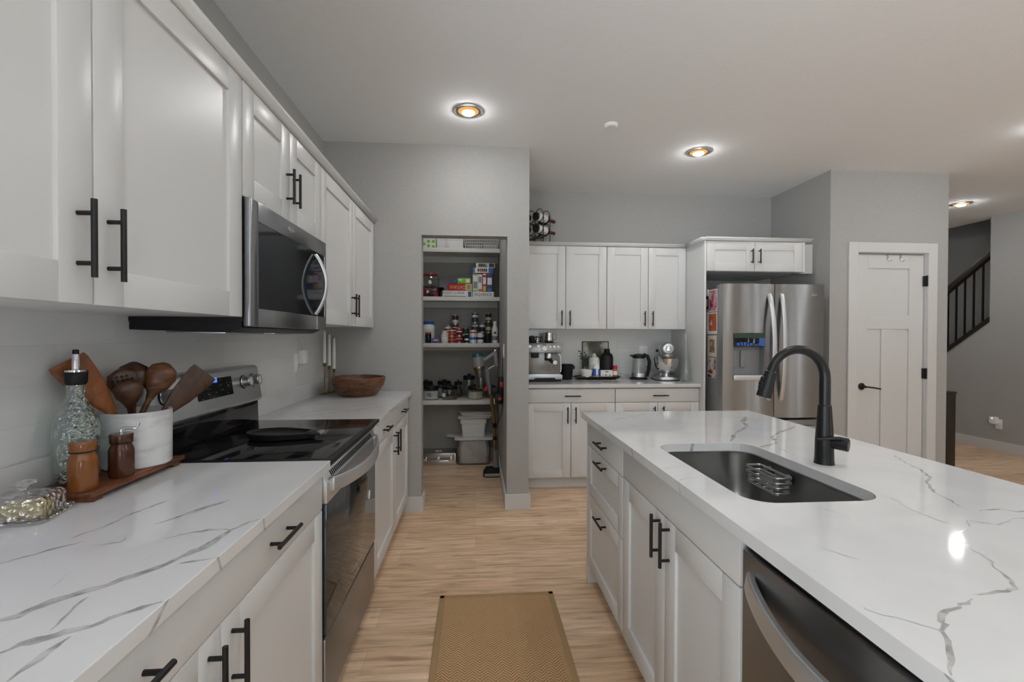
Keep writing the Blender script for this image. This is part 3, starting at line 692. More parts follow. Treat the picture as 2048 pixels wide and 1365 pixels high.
# faucet
FXc, FYc = 1.136, 1.418
t = thing('faucet', 'matte black gooseneck pull-down faucet behind the island sink', 'faucet', (FXc, FYc, CT))
MB().lathe([(.030, 0), (.0285, .006), (.0275, .02), (.0265, .075), (.0245, .11), (.0195, .19), (.0175, .192)], n=28).build('body', 'black', t)
ax = .094; zc = 1.192-CT
pts = [(0, 0, .19), (0, 0, .24)] + [(-ax+ax*math.cos(a), 0, zc+ax*math.sin(a)) for a in [PI*i/20*.93 for i in range(21)]]
MB().tube(pts, [.0165, .0165]+[.0160-.003*i/20 for i in range(21)], 20).build('spout', 'black', t)
e0 = Vector(pts[-1]); dr = (Vector(pts[-1])-Vector(pts[-2])).normalized()
mb = MB().lathe([(.0135, -.004), (.0185, 0), (.0190, .012), (.0215, .060), (.0228, .082), (.019, .084)], e0, 24, axis=dr); mb.build('spray_head', 'black', t)
side = Vector((-1, 0, 0)); rot = Matrix((side, Vector((0, 1, 0)), -dr)).transposed().to_4x4()
mb = MB()
for a, wd in ((.020, .012), (.034, .017), (.046, .012)): mb.tbox(Matrix.Translation(e0+dr*a+side*.0215) @ rot, wd*.6, .016, .014, .003)
mb.build('spray_button', 'blackp', t)
hd = Vector((.62, -.78, -.05)).normalized()
vp = Vector((0, 0, .072)); mb = MB().cyl(vp, vp+hd*.066, .0180, .0195, n=24); mb.build('valve', 'black', t)
mb = MB().tube([vp+hd*.064+Vector((.002, 0, .017)), vp+hd*.045+Vector((-.006, -.002, .019)), vp+hd*.02+Vector((-.018, -.014, .017)), vp+Vector((-.040, -.022, .013))], [1, 1, .9, .6], 14, flat=(.0085, .0060)); mb.build('lever', 'black', t)

# wire caddy stuck to the sink wall
t = thing('sponge_caddy', 'chrome wire sponge caddy stuck to the inside wall of the sink', 'caddy', (1.010, 1.495, .805))
cx0, cx1, cy0, cy1 = -.032, .028, -.066, .107
mb = MB()
for z in (.055, .038, .021, .004):
    k_ = 0 if z > .03 else .004
    mb.tube([(x, y, z) for x, y in rrect(cx0+k_, cx1-k_, cy0+k_, cy1-k_, .012, 4)], .003, 8, closed=True, flat=(.0013, .0044))
mb.build('rails', 'nickel', t)
for i in range(5): y = cy0+.012+.037*i; MB().tube([(cx0+.003, y, .003), (cx1-.003, y, .003)], .0016, 6).build('floor_wire', 'nickel', t)
for x in (cx0, cx1):
    for y in (-.045, .02, .085): MB().tube([(x, y, .055), (x+(.003 if x < 0 else -.003), y, .003)], .002, 6).build('upright_wire', 'nickel', t)
for y in (-.03, .07): MB().lathe([(.004, 0), (.016, .004), (.019, .010), (.002, .0125)], (cx1, y, .043), 18, axis=(1, 0, 0)).build('suction_cup', 'smoke', t)

# dishwasher
t = thing('dishwasher', 'stainless steel dishwasher in the near end of the island', 'dishwasher', (.9, .69, 0))
mb = MB(); FI.box(mb, .390, .994, .03, .868, -.58, -.035); mb.build('tub', 'rubber', t, True)
mb = MB(); FI.box(mb, .393, .991, .115, .850, -.034, 0, .005); mb.build('door', 'steel_y', t, True)
mb = MB(); FI.box(mb, .393, .991, .850, .868, -.034, -.012, .002); mb.build('control_strip', 'bglass', t, True)
mb = MB(); FI.box(mb, .393, .991, .02, .110, -.06, -.045); mb.build('kick_plate', 'rubber', t, True)
hp = []; n = 24
for i in range(n+1):
    s = i/n; y = .425+.535*s; b_ = math.sin(PI*s)**.8
    hp.append((.598-.050*b_, y, .792-.030*b_))
MB().tube(hp, 1, 20, flat=(.024, .008), up=(1, 0, 0), sq=5).build('handle', 'steel_lt', t, True)

# ================================================================ RANGE
RY0, RY1 = 1.568, 2.326
t = thing('range', 'freestanding stainless electric range with a black glass cooktop', 'range', (-.78, 1.947, 0))
MB().box(-1.09, -.535, RY0+.004, RY1-.004, .03, .905).build('body', 'blackp', t, True)
mb = MB().box(-1.045, -.475, RY0, RY1, .900, .9155, bev=.004); mb.build('cooktop_frame', 'blackp', t, True)
mb = MB().box(-1.035, -.492, RY0+.012, RY1-.012, .9150, .9172, bev=.0008); ck = mb.build('cooktop_glass', 'bglass', t, True)
mb = MB()
for x, y, r in ((-.62, 1.75, .105), (-.62, 2.14, .09), (-.89, 1.75, .075), (-.89, 2.14, .10)):
    for q in (r, r*.62):
        P = [(x+q*math.cos(2*PI*i/56), y+q*math.sin(2*PI*i/56), .9173) for i in range(56)]; Q = [(x+(q-.0016)*math.cos(2*PI*i/56), y+(q-.0016)*math.sin(2*PI*i/56), .9173) for i in range(56)]
        a = [mb.bm.verts.new(p) for p in P]; b_ = [mb.bm.verts.new(p) for p in Q]
        for i in range(56): mb.bm.faces.new((a[i], a[(i+1) % 56], b_[(i+1) % 56], b_[i]))
mb.build('burner_ring', 'burner', ck, True)
MB().box(-.535, -.500, RY0, RY1, .872, .900, bev=.005).build('front_lip', 'blackp', t, True)
# oven door: stainless top band, dark glass below
dr = MB().box(-.535, -.495, RY0+.006, RY1-.006, .322, .765, bev=.003).build('oven_door', 'tglass', t, True)
MB().prism([(-.535, .765), (-.493, .765), (-.493, .832), (-.512, .866), (-.535, .866)], 'y', RY0+.006, RY1-.006, bev=.002).build('door_band', 'steel_lt', dr, True)
mb = MB(); sd = Vector((.019, 0, -.034)).normalized(); sn = Vector((.034, 0, .019)).normalized()
for i in range(38):
    p = Vector((-.5025, RY0+.075+.0165*i, .849))+sn*.0006
    mb.tbox(Matrix(((0, sd.x, sn.x, p.x), (1, 0, 0, p.y), (0, sd.z, sn.z, p.z), (0, 0, 0, 1))), .009, .020, .001)
mb.build('vent_slots', 'rubber', dr, True)
hp = []
for i in range(25):
    s = i/24; b_ = math.sin(PI*s)**.75
    hp.append((-.488+.058*b_, RY0+.035+(RY1-RY0-.07)*s, .822-.010*b_))
MB().tube(hp, 1, 20, flat=(.025, .007), up=(1, 0, 0), sq=5).build('handle', 'steel_lt', dr, True)
mb = MB()
for y in (RY0+.05, RY1-.05): mb.box(-.494, -.477, y-.018, y+.018, .80, .845, bev=.003)
mb.build('handle_bracket', 'steel_lt', dr, True)
MB().lathe([(.021, 0), (.021, .0006)], (-.4948, 2.19, .585), 28, axis=(1, 0, 0)).build('sticker', 'inkw', dr, True)
text('lettering', 'Whirlpool', .024, 'nickel', dr, (-.4945, 1.95, .365), (0, 1, 0), (0, 0, 1))
MB().box(-.535, -.499, RY0+.006, RY1-.006, .065, .308, bev=.004).build('storage_drawer', 'steel_y', t, True)
# backguard
pr = [(-1.092, .905), (-1.045, .905), (-1.048, 1.000), (-1.050, 1.020), (-1.092, 1.020)]
MB().prism(pr, 'y', RY0+.012, RY1-.012, bev=.003).build('splash_riser', 'bglass', t, True)
bg = MB().prism([(-1.105, 1.016), (-1.040, 1.016), (-1.034, 1.026), (-1.056, 1.172), (-1.066, 1.184), (-1.105, 1.186)], 'y', RY0, RY1, bev=.004).build('control_panel', 'steel_lt', t, True)
n = Vector((.146, 0, .022)).normalized(); upv = Vector((-.022, 0, .146)).normalized()
def onpanel(y, f, out=0.0): p = Vector((-1.034, y, 1.026)).lerp(Vector((-1.056, y, 1.172)), f)+n*out; return p
R4 = lambda p: Matrix(((0, upv.x, n.x, p.x), (1, upv.y, n.y, p.y), (0, upv.z, n.z, p.z), (0, 0, 0, 1)))
MB().tbox(R4(onpanel(1.947, .60, .0005)), .252, .078, .002).build('touch_panel', 'bglass', bg, True)
MB().tbox(R4(onpanel(1.942, .82, .0017)), .040, .020, .001).build('display', 'display', bg, True)
mb = MB(); rnd = random.Random(3)
for i in range(26):
    y = 1.835+rnd.random()*.225; f = .36+.48*rnd.random()
    if abs(y-1.942) < .035 and f > .65: continue
    mb.tbox(R4(onpanel(y, f, .0017)), rnd.choice((.010, .007, .012)), .002, .0006)
mb.build('touch_marks', 'grey', bg, True)
for y in (1.640, 1.722, 2.172, 2.254):
    p = onpanel(y, .62); mb = MB().lathe([(.027, 0), (.027, .004), (.0245, .006), (.0235, .034), (.021, .036)], p, 26, axis=n)
    mb.tbox(R4(p+n*.037), .008, .040, .010, .002); mb.build('knob', 'nickel', bg, True)
    MB().lathe([(.031, 0), (.031, .0012)], p, 26, axis=n).build('knob_bezel', 'blackp', bg, True)

# black pan on the cooktop
t = thing('skillet', 'flat black oblong pan with a stubby handle on the range cooktop', 'pan', (-.79, 1.895, .9173), -.07)
rr = []
def oval(k, z, r0=1.0):
    out = []
    for i in range(48):
        a = 2*PI*i/48; c_, s_ = math.cos(a), math.sin(a); L_ = .112 if c_ < 0 else .165; wv_ = .075*(1-.35*max(0, c_))
        out.append((L_*c_*k, wv_*s_*k, z))
    return out
MB().rings([oval(.80, .0005), oval(.93, .006), oval(1.0, .026), oval(.975, .030), oval(.90, .024), oval(.80, .020)]).build('dish', 'blackp', t)
mb = MB(); mb.prism([(.125, -.030), (.185, -.018), (.185, .018), (.125, .030)], 'z', .016, .030, bev=.003); mb.build('grip', 'blackp', t)
MB().box(.168, .190, -.019, .019, .020, .033, bev=.002).build('grip_tip', 'grey', t)

# ================================================================ MICROWAVE
t = thing('microwave', 'stainless over-the-range microwave mounted under the short upper cabinet', 'microwave', (-.9, 1.952, 1.34))
MY0, MY1 = 1.572, 2.334
mb = MB().box(-1.112, -.760, MY0, MY1, 1.372, 1.780); mb.build('case', 'blackp', t, True)
mb = MB().prism([(-1.112, 1.372), (-1.112, 1.345), (-.80, 1.336), (-.765, 1.352), (-.765, 1.372)], 'y', MY0+.004, MY1-.004); mb.build('underside', 'blackp', t, True)
mb = MB()
for y0, y1 in ((MY0+.05, MY0+.33), (MY1-.33, MY1-.05)): mb.box(-1.03, -.84, y0, y1, 1.333, 1.3405, bev=.001)
mb.build('grease_filter', 'nickel', t, True)
# stainless door frame around the dark window
WY0, WY1, WZ0, WZ1 = 1.632, 2.316, 1.418, 1.712; xf0, xf1 = -.760, -.7345
mb = MB(); mb.box(xf0, xf1, MY0, WY0, 1.356, 1.780, bev=.005); mb.box(xf0, xf1, WY1, MY1, 1.356, 1.780, bev=.003)
mb.box(xf0, xf1, WY0-.006, WY1+.006, 1.356, WZ0, bev=.003); mb.box(xf0, xf1, WY0-.006, WY1+.006, WZ1, 1.780, bev=.003)
d = mb.build('door', 'steel_y', t, True)
MB().box(xf0, xf1-.003, WY0-.002, WY1+.002, WZ0-.002, WZ1+.002).build('window', 'tglass', d, True)
MB().box(-.7355, -.7338, 2.204, 2.206, 1.357, WZ0).build('door_gap', 'inkw', d, True)
hp = []
for i in range(21):
    s = i/20; b_ = math.sin(PI*s)**.85; hp.append((-.7345+.047*b_, 2.183+.004*b_, 1.425+.272*s))
MB().tube(hp, 1, 14, flat=(.013, .009), up=(1, 0, 0)).build('handle', 'steel_lt', d, True)
mb = MB().tube([(-.7338, 1.905+.026*math.cos(2*PI*i/28), 1.748+.012*math.sin(2*PI*i/28)) for i in range(28)], .0011, 6, closed=True); mb.build('emblem', 'chrome', d, True)
text('lettering', 'Whirlpool', .017, 'chrome', d, (-.7342, 1.905, 1.748), (0, 1, 0), (0, 0, 1))

# ================================================================ REFRIGERATOR
X0, X1, XM = 2.040, 2.925, 2.487; YF = 3.650
t = thing('refrigerator', 'stainless French-door refrigerator with an ice and water dispenser', 'refrigerator', (2.482, 4.0, 0))
MB().box(X0+.006, X1-.006, 3.742, 4.45, .03, 1.742, bev=.004).build('case', 'grey', t, True)
MB().box(X0+.02, X1-.02, 3.70, 4.40, 0, .045).build('kick_plate', 'rubber', t, True)
mb = MB()
for x in (X0+.06, X1-.06): mb.box(x-.05, x+.05, 3.69, 3.80, 1.742, 1.765, bev=.004)
mb.build('hinge_cover', 'grey', t, True)
DX0, DX1, DZ0, DZ1 = 2.122, 2.400, .985, 1.362
def bowed(mb, x0, x1, z0, z1, y0=YF, y1=YF+.085, ends=(X0, X1), sag=.020):
    # door slab whose face bulges slightly between its sides
    n = 10; f = []; 
    for i in range(n+1):
        s_ = i/n; x = x0+(x1-x0)*s_; xx = (x-ends[0])/(ends[1]-ends[0]); f.append((x, y0+sag*(2*xx-1)**2))
    poly = f + [(x1, y1), (x0, y1)]
    return mb.prism(poly, 'z', z0, z1)
mb = MB(); EL, ER = (X0, XM), (XM, X1)
for x0, x1, z0, z1 in ((X0, DX0, .652, 1.768), (DX1, XM-.003, .652, 1.768), (DX0, DX1, .652, DZ0), (DX0, DX1, DZ1, 1.768)): bowed(mb, x0, x1, z0, z1, ends=EL)
ld = mb.build('door', 'steel_x', t, True, ang=20)
rd = bowed(MB(), XM+.003, X1, .652, 1.768, ends=ER).build('door', 'steel_x', t, True, ang=20)
fd = bowed(MB(), X0, X1, .055, .632).build('freezer_drawer', 'steel_x', t, True, ang=20)
mb = MB(); mb.box(DX0, DX1, YF+.075, YF+.085, DZ0, DZ1); mb.box(DX0-.001, DX0+.006, YF+.012, YF+.08, DZ0, DZ1); mb.box(DX1-.006, DX1+.001, YF+.008, YF+.08, DZ0, DZ1); mb.box(DX0, DX1, YF+.008, YF+.08, DZ1-.006, DZ1+.001)
dp = mb.build('dispenser_recess', 'grey', ld, True)
MB().box(DX0+.004, DX1-.004, YF+.004, YF+.03, 1.245, DZ1-.004, bev=.003).build('dispenser_panel', 'bglass', ld, True)
mb = MB(); rnd = random.Random(5)
for i in range(9):
    a = DX0+.03+.026*i; mb.box(a, a+.034, YF+.0030, YF+.0045, 1.250+.006*rnd.random(), 1.262+.022*rnd.random())
mb.box(DX1-.055, DX1-.006, YF+.0028, YF+.0042, 1.255, 1.318); mb.build('blue_reflection', 'blue', ld, True)  # blue strips paint a reflection into the dispenser panel
mb = MB(); mb.box(DX0+.008, DX1-.008, YF+.0035, YF+.0042, 1.318, 1.355); mb.build('control_screen', 'dkgreen', ld, True)
for x in (2.163, 2.240): MB().box(x-.021, x+.021, YF+.058, YF+.072, 1.070, 1.213, bev=.004).build('dispenser_paddle', 'grey', ld, True)
MB().box(DX0-.002, DX1+.002, YF-.010, YF+.08, .967, 1.010, bev=.006).build('drip_ledge', 'steel_lt', ld, True)
for par, x, sgn in ((ld, 2.432, -1), (rd, 2.545, 1)):
    hp = []
    for i in range(29):
        s_ = i/28; b_ = math.sin(PI*s_)**.7; z = .80+.885*s_
        hp.append((x-sgn*.012*b_, YF+.014-.066*b_, z))
    MB().tube(hp, 1, 12, flat=(.019, .008), up=(0, -1, 0), sq=4).build('handle', 'steel_lt', par, True)
hp = [(2.11+.745*i/28, YF+.006-.055*math.sin(PI*i/28)**.6, .565) for i in range(29)]
MB().tube(hp, 1, 12, flat=(.019, .008), up=(0, -1, 0), sq=4).build('handle', 'steel_lt', fd, True)
mb = MB().tube([(2.81+.030*math.cos(2*PI*i/28), YF-.0005+.006, 1.680+.012*math.sin(2*PI*i/28)+.1*0) for i in range(28)], .0011, 6, closed=True); mb.build('emblem', 'chrome', rd, True)
text('lettering', 'Whirlpool', .020, 'chrome', rd, (2.81, YF+.0040, 1.680), (1, 0, 0), (0, 0, 1))
# photographs and notes stuck on the visible side of the fridge
SXF = X0+.0055
def card(label, y0, y1, z0, z1, border, art, cat='photo', name='photo_print', mats='paper', skew=0):
    t = thing(name, label, cat, (SXF, (y0+y1)/2, z0), 0, 'cards on the refrigerator side')
    h = z1-z0; wd = y1-y0
    MB().box(-.0012, 0, -wd/2, wd/2, 0, h).build('card', mats, t)
    MB().box(-.0018, -.0011, -wd/2+border[0], wd/2-border[0], border[1], h-border[2]).build('picture', art, t)
    return t
def artmat(name, cs, sc, seed):
    m = pbr(name, cs[0], .35); N, L, b = nodes(m); tc = N.new('ShaderNodeTexCoord'); mp = N.new('ShaderNodeMapping'); mp.inputs['Location'].default_value = (seed, seed*.7, seed*1.3)
    nz = N.new('ShaderNodeTexNoise'); nz.inputs['Scale'].default_value = sc; nz.inputs['Detail'].default_value = 4; rp = N.new('ShaderNodeValToRGB'); el = rp.color_ramp.elements
    el[0].position = .32; el[0].color = (*cs[0], 1); el[1].position = .68; el[1].color = (*cs[-1], 1)
    for i, c_ in enumerate(cs[1:-1]): q = el.new(.32+.36*(i+1)/(len(cs)-1)); q.color = (*c_, 1)
    L.new(tc.outputs['Object'], mp.inputs[0]); L.new(mp.outputs[0], nz.inputs[0]); L.new(nz.outputs[0], rp.inputs[0]); L.new(rp.outputs[0], b.inputs['Base Color']); return m
M['art1'] = artmat('pink_portrait_print', [(.62, .62, .60), (.55, .10, .16), (.05, .03, .03), (.5, .45, .42)], 14, 1.1)
M['art2'] = artmat('orange_portrait_print', [(.04, .03, .03), (.65, .18, .05), (.45, .06, .04), (.6, .5, .4)], 14, 4.2)
M['art3'] = artmat('framed_figure_print', [(.55, .5, .35), (.20, .07, .04), (.5, .42, .30)], 16, 2.3)
M['art4'] = artmat('dark_couple_print', [(.02, .015, .015), (.25, .05, .04), (.75, .72, .68), (.03, .02, .02)], 15, 7.9)
M['art5'] = artmat('blue_note_print', [(.50, .58, .64), (.25, .35, .45), (.6, .66, .7)], 12, 3.3)
M['art6'] = artmat('landscape_painting', [(.045, .05, .03), (.10, .10, .06), (.42, .43, .38), (.55, .55, .50)], 7, 5.5)
card('pinkish portrait photo, topmost of the column of prints on the refrigerator side', 3.772, 3.915, 1.545, 1.735, (.006, .008, .008), 'art1')
card('orange portrait photo with a white border on the refrigerator side', 3.772, 3.920, 1.352, 1.537, (.010, .026, .010), 'art2')
card('cream card with a red border and a small picture on the refrigerator side', 3.780, 3.925, 1.155, 1.338, (.030, .035, .035), 'art3', 'card', 'greeting_card', 'cream')
card('dark photo, lowest of the column of prints on the refrigerator side', 3.787, 3.927, .972, 1.146, (.002, .002, .002), 'art4')
card('pale blue note hanging beside the orange portrait on the refrigerator side', 3.928, 3.995, 1.352, 1.545, (.003, .003, .003), 'art5', 'note', 'paper_note')
t = thing('magnet', 'white square magnet at the top edge of the refrigerator side', 'magnet', (SXF, 3.955, 1.69)); MB().box(-.004, 0, -.035, .035, 0, .058, bev=.002).build('tile', 'paper', t)
t = thing('magnet', 'dark narrow magnet below the white square one on the refrigerator side', 'magnet', (SXF, 3.948, 1.575)); MB().box(-.005, 0, -.032, .032, 0, .108, bev=.002).build('tile', 'blackp', t); MB().box(-.0058, -.0048, -.014, .014, .02, .085).build('print', 'inkw', t)

# ================================================================ TRAY GROUP NEAR THE RANGE
t = thing('serving_board', 'footed reddish wooden board by the range, carrying crock, bottle and shakers', 'board', (-1.014, 1.378, CT))
MB().box(-.078, .084, -.178, .176, .014, .0265, bev=.003).build('board', 'acacia', t)
mb = MB(); mb.box(.070, .084, -.178, .176, .0260, .0285, bev=.001); mb.build('raised_edge', 'acacia', t)
for y in (-.155, .150): MB().box(-.07, .076, y-.016, y+.016, 0, .0145, bev=.003).build('foot', 'acacia', t)
TZ = CT+.0268
# marble crock with utensils
CX, CY = -1.010, 1.462
t = thing('utensil_crock', 'white marble crock full of wooden cooking utensils', 'crock', (CX, CY, TZ))
MB().lathe([(.002, 0), (.080, 0), (.0845, .004), (.0855, .158), (.084, .162), (.078, .162), (.077, .158), (.077, .012), (.002, .010)], n=48, cap0=False, cap1=False).build('pot', 'marble', t)
def utensil(name, label, mat, foot, tip, kind, roll=0.0):
    # foot inside the crock, tip at the head end; head shape in the plane facing the aisle
    A, B = Vector(foot), Vector(tip); d = (B-A); L_ = d.length; d.normalize()
    t = thing(name, label, 'utensil', A, 0, 'wooden utensils in the crock')
    view = Vector((-.62, -.78, 0)) * -1      # heads turned towards the aisle
    side = d.cross(Vector((.6, -.8, 0))).normalized(); nrm = side.cross(d).normalized()
    q = Matrix.Rotation(roll, 3, d); side = q @ side; nrm = q @ nrm
    if kind == 'spoon': prof = [(0, .006, .005), (.55, .0065, .006), (.66, .008, .007), (.72, .016, .010), (.80, .030, .016), (.90, .036, .020), (.97, .026, .015), (1, .006, .004)]
    elif kind == 'slotted': prof = [(0, .006, .005), (.60, .007, .006), (.68, .012, .007), (.76, .030, .009), (.86, .038, .010), (.95, .032, .008), (1, .008, .004)]
    elif kind == 'ladle': prof = [(0, .006, .005), (.60, .008, .007), (.68, .014, .014), (.76, .034, .026), (.86, .044, .034), (.95, .034, .028), (1, .010, .010)]
    else: prof = [(0, .006, .005), (.46, .008, .006), (.56, .018, .006), (.70, .032, .006), (.85, .040, .005), (.96, .043, .004), (1, .041, .003)]
    rr = []
    for s_, a, b_ in prof:
        c_ = d*(L_*s_); rr.append([c_+side*(a*math.cos(2*PI*i/20))+nrm*(b_*math.sin(2*PI*i/20)) for i in range(20)])
    mb = MB().rings(rr); o = mb.build('handle_and_head', mat, t, False, ang=80)
    if kind in ('spoon', 'ladle'):
        c_ = d*(L_*.87); mb = MB(); k_ = .034 if kind == 'ladle' else .020
        mb.rings([[c_+d*(.030*r_*math.sin(2*PI*i/20))+side*(.026*r_*math.cos(2*PI*i/20))-nrm*(k_+.0012-.004*(1-r_)) for i in range(20)] for r_ in (1, .6, .05)], False, True)
        mb.build('bowl_hollow', mat, t)
    if kind == 'slotted':
        mb = MB()
        for i in range(-2, 3):
            for j in range(-2, 3):
                if abs(i)+abs(j) > 3: continue
                p = d*(L_*.855+.011*j)+side*(.011*i)
                mb.lathe([(.0035, -.0112), (.0035, .0112)], p, 8, axis=nrm)
        mb.build('perforations', 'rubber', t)
    return t
zc_ = .03
utensil('wooden_spatula', 'reddish flat wooden spatula leaning out of the crock behind the glass bottle', 'utensil2', (CX+.02, CY+.03, TZ+.012), (-1.078, 1.306, 1.258), 'spatula', .2)
utensil('wooden_ladle', 'dark wooden ladle at the back of the crock', 'utensil', (CX+.005, CY-.03, TZ+.012), (-1.046, 1.500, 1.243), 'ladle')
utensil('slotted_spoon', 'dark perforated wooden spoon at the middle of the crock', 'utensil', (CX+.0, CY+.035, TZ+.012), (-1.020, 1.408, 1.228), 'slotted', -.1)
utensil('wooden_spoon', 'glossy dark wooden spoon with its round back to the aisle in the crock', 'utensil', (CX-.02, CY+.02, TZ+.012), (-.995, 1.402, 1.196), 'spoon')
utensil('wooden_ladle', 'brown wooden ladle with streaked grain nearest the control panel in the crock', 'walnut', (CX-.035, CY-.03, TZ+.012), (-.972, 1.535, 1.238), 'ladle', .2)
utensil('wooden_spatula', 'brown wooden spatula with a pointed corner leaning towards the range knobs', 'utensil', (CX-.045, CY-.02, TZ+.012), (-.893, 1.600, 1.206), 'spatula', .15)
# bottle
t = thing('oil_bottle', 'green-tinted pressed glass oil bottle with a metal pourer on the wooden board', 'bottle', (-1.044, 1.292, TZ))
MB().lathe([(.002, .002), (.042, .001), (.046, .006), (.047, .02), (.0475, .148), (.045, .160), (.026, .206), (.0205, .222), (.0190, .262), (.0205, .268)], n=40, cap0=True, cap1=False).build('glass_body', 'pressed', t)
MB().lathe([(.002, .003), (.043, .003), (.044, .022), (.002, .022)], n=32, cap0=False, cap1=False).build('oil', 'dkgreen', t)
MB().lathe([(.019, .255), (.0235, .262), (.0245, .288), (.022, .292), (.002, .292)], n=28, cap1=False).build('stopper', 'blackp', t)
MB().lathe([(.0235, .289), (.0235, .2945), (.009, .297), (.0085, .310), (.007, .335), (.006, .338)], n=24).build('pour_spout', 'chrome', t)
MB().lathe([(.0068, .334), (.0068, .346), (.004, .348)], n=18).build('spout_tip', 'blackp', t)
def shaker_jar(label, x, y, mat, r, h, hook=False):
    t = thing('spice_shaker', label, 'shaker', (x, y, TZ))
    MB().lathe([(.002, 0), (r*.93, 0), (r, .006), (r*1.0, h*.60), (r*.96, h*.66), (r*.82, h*.74), (r*.80, h*.78), (r*.88, h*.80)], n=36).build('jar', mat, t)
    MB().lathe([(r*.86, h*.80), (r*.90, h*.82), (r*.93, h*.97), (r*.88, h), (.002, h)], n=36, cap1=False).build('lid', mat, t)
    MB().lathe([(r*.885, h*.785), (r*.90, h*.79), (r*.90, h*.81), (r*.885, h*.815)], n=36, cap0=False, cap1=False).build('neck_ring', 'rubber', t)
    if hook:
        MB().tube([(0, 0, h), (0, 0, h+.012), (.004, .002, h+.014), (.03, .012, h+.012), (.034, .013, h+.018), (.035, .014, h+.028)], .0035, 10).build('crank', 'chrome', t)
    return t
shaker_jar('amber wooden spice shaker on the board, in front of the glass bottle', -.978, 1.229, 'amber', .030, .120)
shaker_jar('dark brown wooden mill with a chrome crank on the board, in front of the crock', -.966, 1.338, 'brownjar', .029, .117, True)

# butter dish
t = thing('butter_dish', 'cut crystal butter dish holding a stick of butter on the countertop', 'butter dish', (-1.010, 1.113, CT), .23)
MB().rings([[(x, y, z) for x, y in rrect(-a, a, -b_, b_, .014, 4)] for a, b_, z in ((.060, .056, 0), (.068, .064, .008), (.067, .063, .011), (.058, .053, .008))]).build('base_plate', 'crystal', t)
MB().box(-.045, .045, -.022, .022, .0085, .037, bev=.003).build('butter', 'yellow', t)
rr = [[(x, y, z) for x, y in rrect(-a, a, -b_, b_, .010, 4)] for a, b_, z in ((.056, .050, .010), (.056, .050, .046), (.050, .044, .054), (.016, .014, .056))]
ld = MB().rings(rr, False, True).build('cover', 'crystal', t)
MB().lathe([(.010, .055), (.008, .062), (.016, .074), (.024, .080), (.022, .083), (.002, .081)], n=8, cap1=False).build('finial', 'crystal', ld)

# wooden bowl and candles beyond the range
t = thing('wooden_bowl', 'large walnut wooden bowl on the countertop against the pantry wall', 'bowl', (-.812, 3.268, CT))
MB().lathe([(.002, 0), (.105, 0), (.118, .004), (.150, .035), (.172, .075), (.181, .110), (.182, .126), (.177, .130), (.170, .126), (.166, .10), (.145, .05), (.10, .022), (.002, .016)], n=64, cap0=False, cap1=False).build('bowl', 'walnut', t)
for x, y, h, dsc in ((-1.058, 3.325, .222, 'tallest'), (-1.046, 3.392, .198, 'middle-height'), (-1.030, 3.450, .172, 'shortest')):
    t = thing('candle_holder', f'{dsc} brass candle holder with a slim stem beside the wooden bowl', 'candle holder', (x, y, CT), 0, 'brass candle holders')
    MB().lathe([(.002, 0), (.029, 0), (.030, .004), (.012, .008), (.005, .014), (.004, .03), (.004, h-.05), (.007, h-.04), (.004, h-.03), (.009, h-.022), (.012, h-.018), (.009, h-.014), (.0125, h-.003), (.013, h), (.002, h)], n=24, cap0=False, cap1=False).build('stem', 'gold', t)
    t = thing('taper_candle', f'white taper candle in the {dsc} brass holder beside the wooden bowl', 'candle', (x, y, CT+h), 0, 'white taper candles')
    MB().lathe([(.0115, 0), (.0105, .12), (.0085, .212), (.004, .224), (.002, .226)], n=20).build('wax', 'wax', t)
    MB().cyl((0, 0, .224), (.0005, 0, .232), .0008, n=6).build('wick', 'ink', t)

# rug
t = thing('runner_rug', 'tan woven sisal runner with a bound edge on the plank floor of the aisle', 'rug', (.110, 1.70, .0005))
MB().box(-.262, .262, -.83, .618, 0, .008).build('weave', 'sisal', t)
mb = MB(); mb.box(-.288, -.262, -.855, .645, 0, .0095, bev=.003); mb.box(.262, .288, -.855, .645, 0, .0095, bev=.003); mb.box(-.288, .288, .618, .645, 0, .0095, bev=.003); mb.box(-.288, .288, -.855, -.83, 0, .0095, bev=.003); mb.build('binding', 'sisalb', t)

# ================================================================ BACK COUNTER
# espresso machine
t = thing('espresso_machine', 'stainless espresso machine with a gauge and dials on the back counter by the pantry pier', 'coffee machine', (.625, 4.33, CT))
MB().box(-.155, .155, -.10, .16, .012, .352, bev=.006).build('housing', 'steel_mid', t)
mb = MB().prism([(-.165, .262), (-.145, .352), (.0, .352), (.0, .262)], 'x', -.160, .160, bev=.006); cp = mb.build('control_panel', 'steel_mid', t)
pn = Vector((0, -.976, .217)).normalized()
def pp_(x, z): return Vector((x, -.165+(z-.262)*.222, z))+pn*.0005
MB().lathe([(.024, -.004), (.024, .006), (.021, .009), (.002, .009)], pp_(0, .300), 24, cap1=False, axis=pn).build('gauge', 'chrome', cp)
MB().lathe([(.017, .0092), (.002, .0095)], pp_(0, .300), 20, cap1=False, axis=pn).build('gauge_dial', 'inkw', cp)
for x, z, r in ((-.135, .318, .017), (-.055, .318, .016), (.055, .316, .011), (.092, .316, .011), (.128, .316, .011), (-.06, .285, .006), (-.035, .285, .006)):
    MB().lathe([(r, -.003), (r, .008), (r*.8, .011), (.002, .011)], pp_(x, z), 18, cap1=False, axis=pn).build('button', 'chrome', cp)
text('lettering', 'Breville', .013, 'ink', cp, Vector((.625, 4.33, CT))+pp_(0, .336)+pn*.003, (1, 0, 0), (0, .217, .976))
MB().box(-.118, -.050, -.155, -.06, .215, .264, bev=.006).build('grinder_outlet', 'blackp', t)
g = MB().lathe([(.036, -.05), (.036, -.01), (.030, 0)], (.045, -.115, .262), 24).build('group_head', 'nickel', t)
